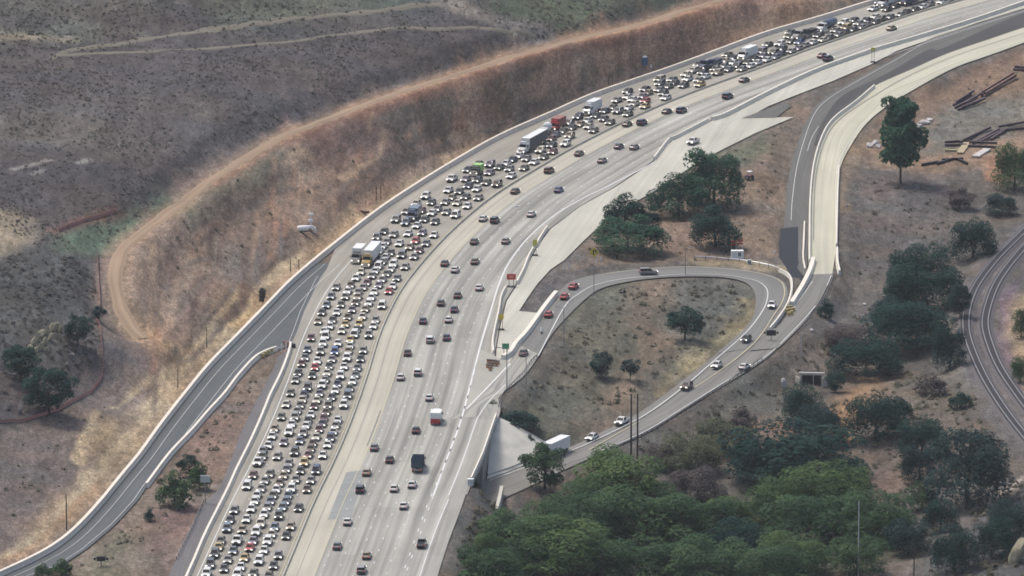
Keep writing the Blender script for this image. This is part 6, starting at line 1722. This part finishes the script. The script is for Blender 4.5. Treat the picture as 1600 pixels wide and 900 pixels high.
# white plant on the cut slope
p = G(473, 364); e = empty("tank_trailer", p, .3, "white tank trailer parked on the brown cut slope", "trailer")
mb = MB(); n = 12
mb.loft([[(x, math.cos(2 * math.pi * i / n) * .8 * k, 1.3 + math.sin(2 * math.pi * i / n) * .8 * k) for i in range(n)] for x, k in ((-1.5, .4), (-1.35, .85), (-1, 1), (1, 1), (1.35, .85), (1.5, .4))]); mb.build("tank", M_wht, e)
mb = MB(); mb.box((0, 0, .45), (2.8, 1.2, .2)); mb.tube((1.4, 0, .45), (2.6, 0, .4), .08); mb.build("chassis", M_under, e)
for y in (-.75, .75):
    o = link("wheel", WH[.38], e); o.location = (-.2, y, .38)
p = G(484, 360); e = empty("light_tower", p, .3, "white folding light tower behind the white tank trailer", "light tower")
mb = MB(); mb.box((0, 0, .8), (2.2, 1.2, .9), top=.9); mb.build("generator_box", M_wht, e)
mb = MB(); mb.tube((.2, 0, 1.2), (.6, .8, 4.2), .12); mb.build("mast", M_wht, e)
mb = MB(); mb.box((.6, .8, 4.3), (1.3, .5, .5)); mb.box((.4, .5, 2.6), (1.2, .6, .6)); mb.build("lamp_bank", M_wht, e)
for y in (-.6, .6):
    o = link("wheel", WH[.33], e); o.location = (0, y, .33)
p = G(491, 363); e = empty("water_drum", p, 0, "white upright drum right of the white tank trailer", "drum"); mb = MB(); mb.tube((0, 0, 0), (0, 0, 1.3), .45); mb.ball((0, 0, 1.3), (.45, .45, .25)); mb.build("drum", M_wht, e)
p = G(566, 333); e = empty("debris_pile", p, 0, "dark debris pile on the tan bench below the wooden posts", "debris"); 
mb = MB()
for k in range(7): mb.box((random.uniform(-1.6, 1.6), random.uniform(-1, 1), .25), (random.uniform(.8, 1.8), .5, .5), random.uniform(0, 3), top=.6)
mb.build("rubble", M_creo, e)
# tractor beside the largest infield tree
p = G(1170, 281); e = empty("tractor", p, 2.0, "small dark red tractor with white canopy right of the largest tree", "tractor")
mb = MB(); mb.loft([sect(x, h_, a_, b_, .1) for x, h_, a_, b_ in ((-.9, .45, .7, 1.2), (0, .45, .7, 1.3), (.2, .35, .7, 1.35), (1.5, .3, .7, 1.2))]); mb.build("hood", plain("dark red paint", (.16, .03, .03), .5), e)
mb = MB(); mb.box((-.5, 0, 2.5), (1.4, 1.3, .12)); mb.build("canopy", M_wht, e)
for x, y in ((-1, -.5), (-1, .5), (.1, -.5), (.1, .5)):
    mb = MB(); mb.tube((x, y, 1.1), (x, y, 2.5), .05); mb.build("canopy_post", M_under, e)
for x, y, sc_ in ((-.7, -.8, 1.5), (-.7, .8, 1.5), (1.2, -.6, 1), (1.2, .6, 1)):
    o = link("wheel", WH[.50], e); o.location = (x, y, .5 * sc_); o.scale = (sc_, sc_, sc_)
# culvert
p = G(1268, 601); e = empty("culvert", p, -.1, "pale concrete box culvert with dark double opening in the bank", "culvert")
mb = MB(); mb.box((0, .6, 2.7), (6.4, 1.0, .6)); mb.build("headwall", M_conc2, e)
for x in (-2.6, .45, 2.6):
    mb = MB(); mb.box((x, .5, .9), (.3 if abs(x) > 1 else .18, 1.2, 3.0)); mb.build("pier", M_conc2, e)
mb = MB(); mb.box((0, 2.6, .9), (5.2, 4.0, 3.2)); ci = mb.mesh("cell_interior", plain("culvert opening shade", (.012, .014, .02), .9)); link("cell_interior", ci, e)  # solid near-black block standing in for the shade inside the openings
mb = MB(); mb.box((3.4, -.6, .8), (.3, 2.6, 2.6), -.5); mb.build("wing", M_conc2, e)
mb = MB(); mb.box((-3.4, -.6, .8), (.3, 2.6, 2.6), .5); mb.build("wing", M_conc2, e)

# rocks
M_rock = plain("pale grey rock", alb(172, 164, 138), .95, var=.25, scale=.9)
M_rock2 = plain("grey lichen rock", alb(128, 124, 120), .95, var=.25, scale=.9)
M_rub = plain("white rubble", alb(214, 206, 200), .9, var=.12, scale=1)
def rock(px, py, w, h, mat, label, group, seed, lean=0.0, cat="rock"):
    p = G(px, py); s = scale_at(p); rng = np.random.default_rng(seed)
    bm_v = MB(); bm_v.ball((0, 0, 0), 1.0, 12, 9)
    V = np.array(bm_v.v); n = rng.normal(size=(7, 3)); n /= np.linalg.norm(n, axis=1)[:, None]
    for q in n:
        d = V @ q; V -= np.outer(np.maximum(0, d - rng.uniform(.45, .75)), q)
    W, Hh = w / s / 2, h / (s * CP) / 2
    V *= np.array([W, W * .9, Hh]) * 1.25; V[:, 0] += V[:, 2] * lean
    bm_v.v = [tuple(v) for v in V]
    o = bm_v.build("rock" if cat == "rock" else "rubble_block", mat); o.location = (p[0], p[1], p[2] + Hh * .5); o.rotation_euler = (0, 0, rng.uniform(-.3, .3))
    return tag(o, label, cat, group)
ol = "pale jagged rock of the outcrop on the left slope"
for i, (x, y, w, h) in enumerate([(46,548,9,14),(52,540,10,15),(58,533,10,16),(64,527,10,16),(71,522,11,17),(79,518,11,16),(87,516,10,15),(93,519,8,13),(56,552,9,12),(63,546,9,14),(70,538,9,14),(78,532,9,14),(86,528,8,13),(60,560,8,10),(74,548,8,11),(42,556,8,10)]):
    rock(x, y, w, h, M_rock, ol, "rocks of the left outcrop", 40 + i, .28)
for i, (x, y, w, h) in enumerate([(10,565,8,20),(5,580,8,22),(112,562,8,14),(124,552,7,14),(140,565,9,14),(148,552,7,12),(106,575,8,12),(40,590,7,14),(32,645,8,20),(46,630,7,14),(12,640,7,14)]):
    rock(x, y, w, h, M_rock2, "grey rock scattered on the slope around the pale outcrop", "rocks around the left outcrop", 60 + i, .25)
rock(1592, 880, 22, 70, M_rock, "tall pale rock face at the lower right edge", None, 80, .4)
rock(1574, 848, 10, 16, M_rock2, "small grey rock left of the tall pale rock face", None, 81, .2)
rock(1500, 842, 9, 14, M_rock2, "small grey rock beside the huge bluish tree's right foot", None, 82, .3)
for i, (x, y, w, h) in enumerate([(1436,198,14,7),(1444,193,16,8),(1452,189,10,6),(1432,206,9,6)]):
    rock(x, y, w, h, M_rub, "white rubble block in the heap right of the tall lone tree", "white rubble right of the tall tree", 90 + i, 0, "rubble")
for i, (x, y, w, h) in enumerate([(1358,230,12,9),(1366,226,12,9),(1372,231,9,7),(1392,232,10,6)]):
    rock(x, y, w, h, M_rub, "pinkish white rubble block in the heap left of the tall lone tree", "white rubble left of the tall tree", 95 + i, 0, "rubble")
for i, (x, y, w, h, lb) in enumerate([(1323,323,5,5,"small pinkish white rock beside the straight bridge road"), (1209,395,5,4,"small pinkish rock left of the black asphalt patch"), (1350,477,6,5,"small white rock in the dry field right of the connector road"), (1470,378,4,4,"tiny white rock in the dry field near the tree belt"), (1268,517,7,4,"small pale rock on the bank above the pale lamp post"), (1224,606,9,18,"white rock slab on the bank left of the culvert"), (1060,225,3,3,"x")][:6]):
    rock(x, y, w, h, M_rub, lb, None, 110 + i)

# steel beams and pipes in the yard
def beam(a, b, w=.5, h=.5, mat=None, lift=0.0):
    p, q = G(*a), G(*b); c = (p + q) / 2; d = q - p; L = np.linalg.norm(d[:2])
    w, h = w * .68, h * .72
    o_ = MB()
    if w > .35:
        o_.box((0, 0, 0), (L, w * .35, h)); o_.box((0, 0, h / 2), (L, w, .1)); o_.box((0, 0, -h / 2), (L, w, .1))
    else: o_.tube((-L / 2, 0, 0), (L / 2, 0, 0), w, n=8)
    o = o_.build("steel_beam", mat or M_rust); o.location = (c[0], c[1], c[2] + h / 2 + .1 + lift)
    o.rotation_euler = (0, -math.atan2(d[2], L), math.atan2(d[1], d[0])); return o
for a, b, l in [((1489,166),(1518,149),0),((1492,170),(1527,152),0),((1497,173),(1535,156),0),((1494,164),(1522,146),.55),((1503,172),(1540,158),.5),((1508,166),(1534,150),.6)]:
    tag(beam(a, b, .75, .75, M_rust, l), "rusty steel beam in the loose stack left of the long bundle", "steel beam", "beams of the loose stack")
for a, b, l in [((1533,151),(1586,121),0),((1537,153),(1590,124),0),((1535,149),(1584,119),.7),((1540,151),(1588,122),.7)]:
    tag(beam(a, b, .85, .8, M_rust2, l), "rusty steel beam in the long bundle pointing up right", "steel beam", "beams of the long bundle")
for a, b in [((1585,106),(1625,110)),((1583,110),(1625,114))]:
    tag(beam(a, b, .8, .8, M_rust), "rusty steel beam cut by the right edge above the bundles", "steel beam", "beams at the right edge")
for a, b, l in [((1476,224),(1506,222),0),((1476,229),(1510,228),0),((1512,230),(1556,232),0),((1514,227),(1558,229),.6),((1500,224),(1530,208),0),((1506,222),(1548,202),.3),((1520,226),(1562,203),0),((1530,226),(1566,208),.4),((1556,206),(1600,202),0),((1560,202),(1600,195),.4),((1575,198),(1610,190),0),((1548,220),(1572,204),0)]:
    tag(beam(a, b, .85, .8, M_rust, l), "rusty purple steel beam in the crossed lower stack", "steel beam", "beams of the crossed stack")
for a, b in [((1440,260),(1466,255)),((1464,258),(1490,250)),((1472,252),(1505,250)),((1494,250),(1512,258))]:
    tag(beam(a, b, .8, .9, M_under), "dark scrap length lying below the crossed beam stack", "scrap", "dark scrap lengths")
def slab(a, b, w, t, mat, label, name="concrete_slab"):
    p, q = G(*a), G(*b); c = (p + q) / 2; d = q - p; L = np.linalg.norm(d[:2])
    mb = MB(); mb.box((0, 0, 0), (L, w, t)); mb.box((0, 0, -t / 2 - .08), (L * .8, w * .7, .16)); o = mb.build(name, mat); o.location = (c[0], c[1], c[2] + t / 2 + .15); o.rotation_euler = (0, -math.atan2(d[2], L), math.atan2(d[1], d[0])); return tag(o, label, "slab")
slab((1524,247),(1543,235), 2.2, .5, M_rub, "white slab lying below the crossed beam stack")
slab((1500,241),(1511,225), 2.0, .4, plain("tan plank stack", alb(190, 172, 138), .9), "tan plank stack leaning into the crossed beam stack", "plank_stack")
slab((1476,236),(1496,237), 1.2, .4, plain("yellowish plank stack", alb(178, 166, 120), .9), "yellowish low plank stack left of the crossed beams", "plank_stack")
# dark conveyor-like strip behind: a low dirt berm edge
# orange safety fence on the left slope
def mesh_fence(px, label, h=1.1):
    w = np.array([G(x, y) for x, y in px]); c = resample(crom(w, 5), 1.6)
    c[:, 2] = Hs(c[:, 0], c[:, 1])
    e = empty("safety_fence", c[0], 0, label, "fence"); o = c[0]
    t, n = normals2(c)
    mb = MB(); mb.loft([[(p[0] - o[0] + q[0] * a, p[1] - o[1] + q[1] * a, p[2] - o[2] + z) for a, z in ((-.02, .05), (-.02, h), (.02, h), (.02, .05))] for p, q in zip(c, n)]); mb.build("netting", plain("faded orange netting", (.30, .14, .12), .8), e)
    pm = MB(); pm.tube((0, 0, -.2), (0, 0, h + .1), .04, n=5); me = pm.mesh("post", M_pole)
    for p in c[::3][:90]:
        q = link("post", me, e); q.location = p - o
mesh_fence([(152,398),(154,430),(156,462),(157,482)], "faded orange safety fence standing left of the ridge road bend")
mesh_fence([(150,502),(157,515),(160,545),(161,580),(156,598),(146,610),(120,626),(95,640),(60,652),(20,660),(-20,662)], "long faded orange safety fence round the foot of the left slope", .9)
mesh_fence([(92,362),(118,352),(150,342),(182,331)], "faded orange safety fence at the green patch on the left hill", .9)
# debris on the freeway
p = P(807, 323, 0)
o = MB(); o.box((0, 0, .12), (.9, .4, .2), .4, top=.7); o.box((.5, .3, .1), (.5, .3, .15), 1.2); tag(o.build("road_debris", M_wht), "white scrap lying in the open lanes above the white sedan", "debris").location = (p[0], p[1], .08)

# ------------------------------------------------------------------ the air
HAZE = True
if HAZE:
    mb = MB(); mb.box((0, -600, 300 - 7.5), (26000, 20400, 620))
    m = bpy.data.materials.new("thin haze"); m.use_nodes = True; nt = m.node_tree
    for n_ in list(nt.nodes):
        if n_.type != 'OUTPUT_MATERIAL': nt.nodes.remove(n_)
    pv_ = nt.nodes.new("ShaderNodeVolumePrincipled"); pv_.inputs["Color"].default_value = (.86, .90, .95, 1); pv_.inputs["Density"].default_value = 2.6e-5; pv_.inputs["Anisotropy"].default_value = .2
    nt.links.new(pv_.outputs[0], nt.nodes["Material Output"].inputs["Volume"])
    o = mb.build("haze", m); tag(o, kind='stuff'); o.location = (0, 0, 0)
    print("haze z", 292.5 - 310, 292.5 + 310)
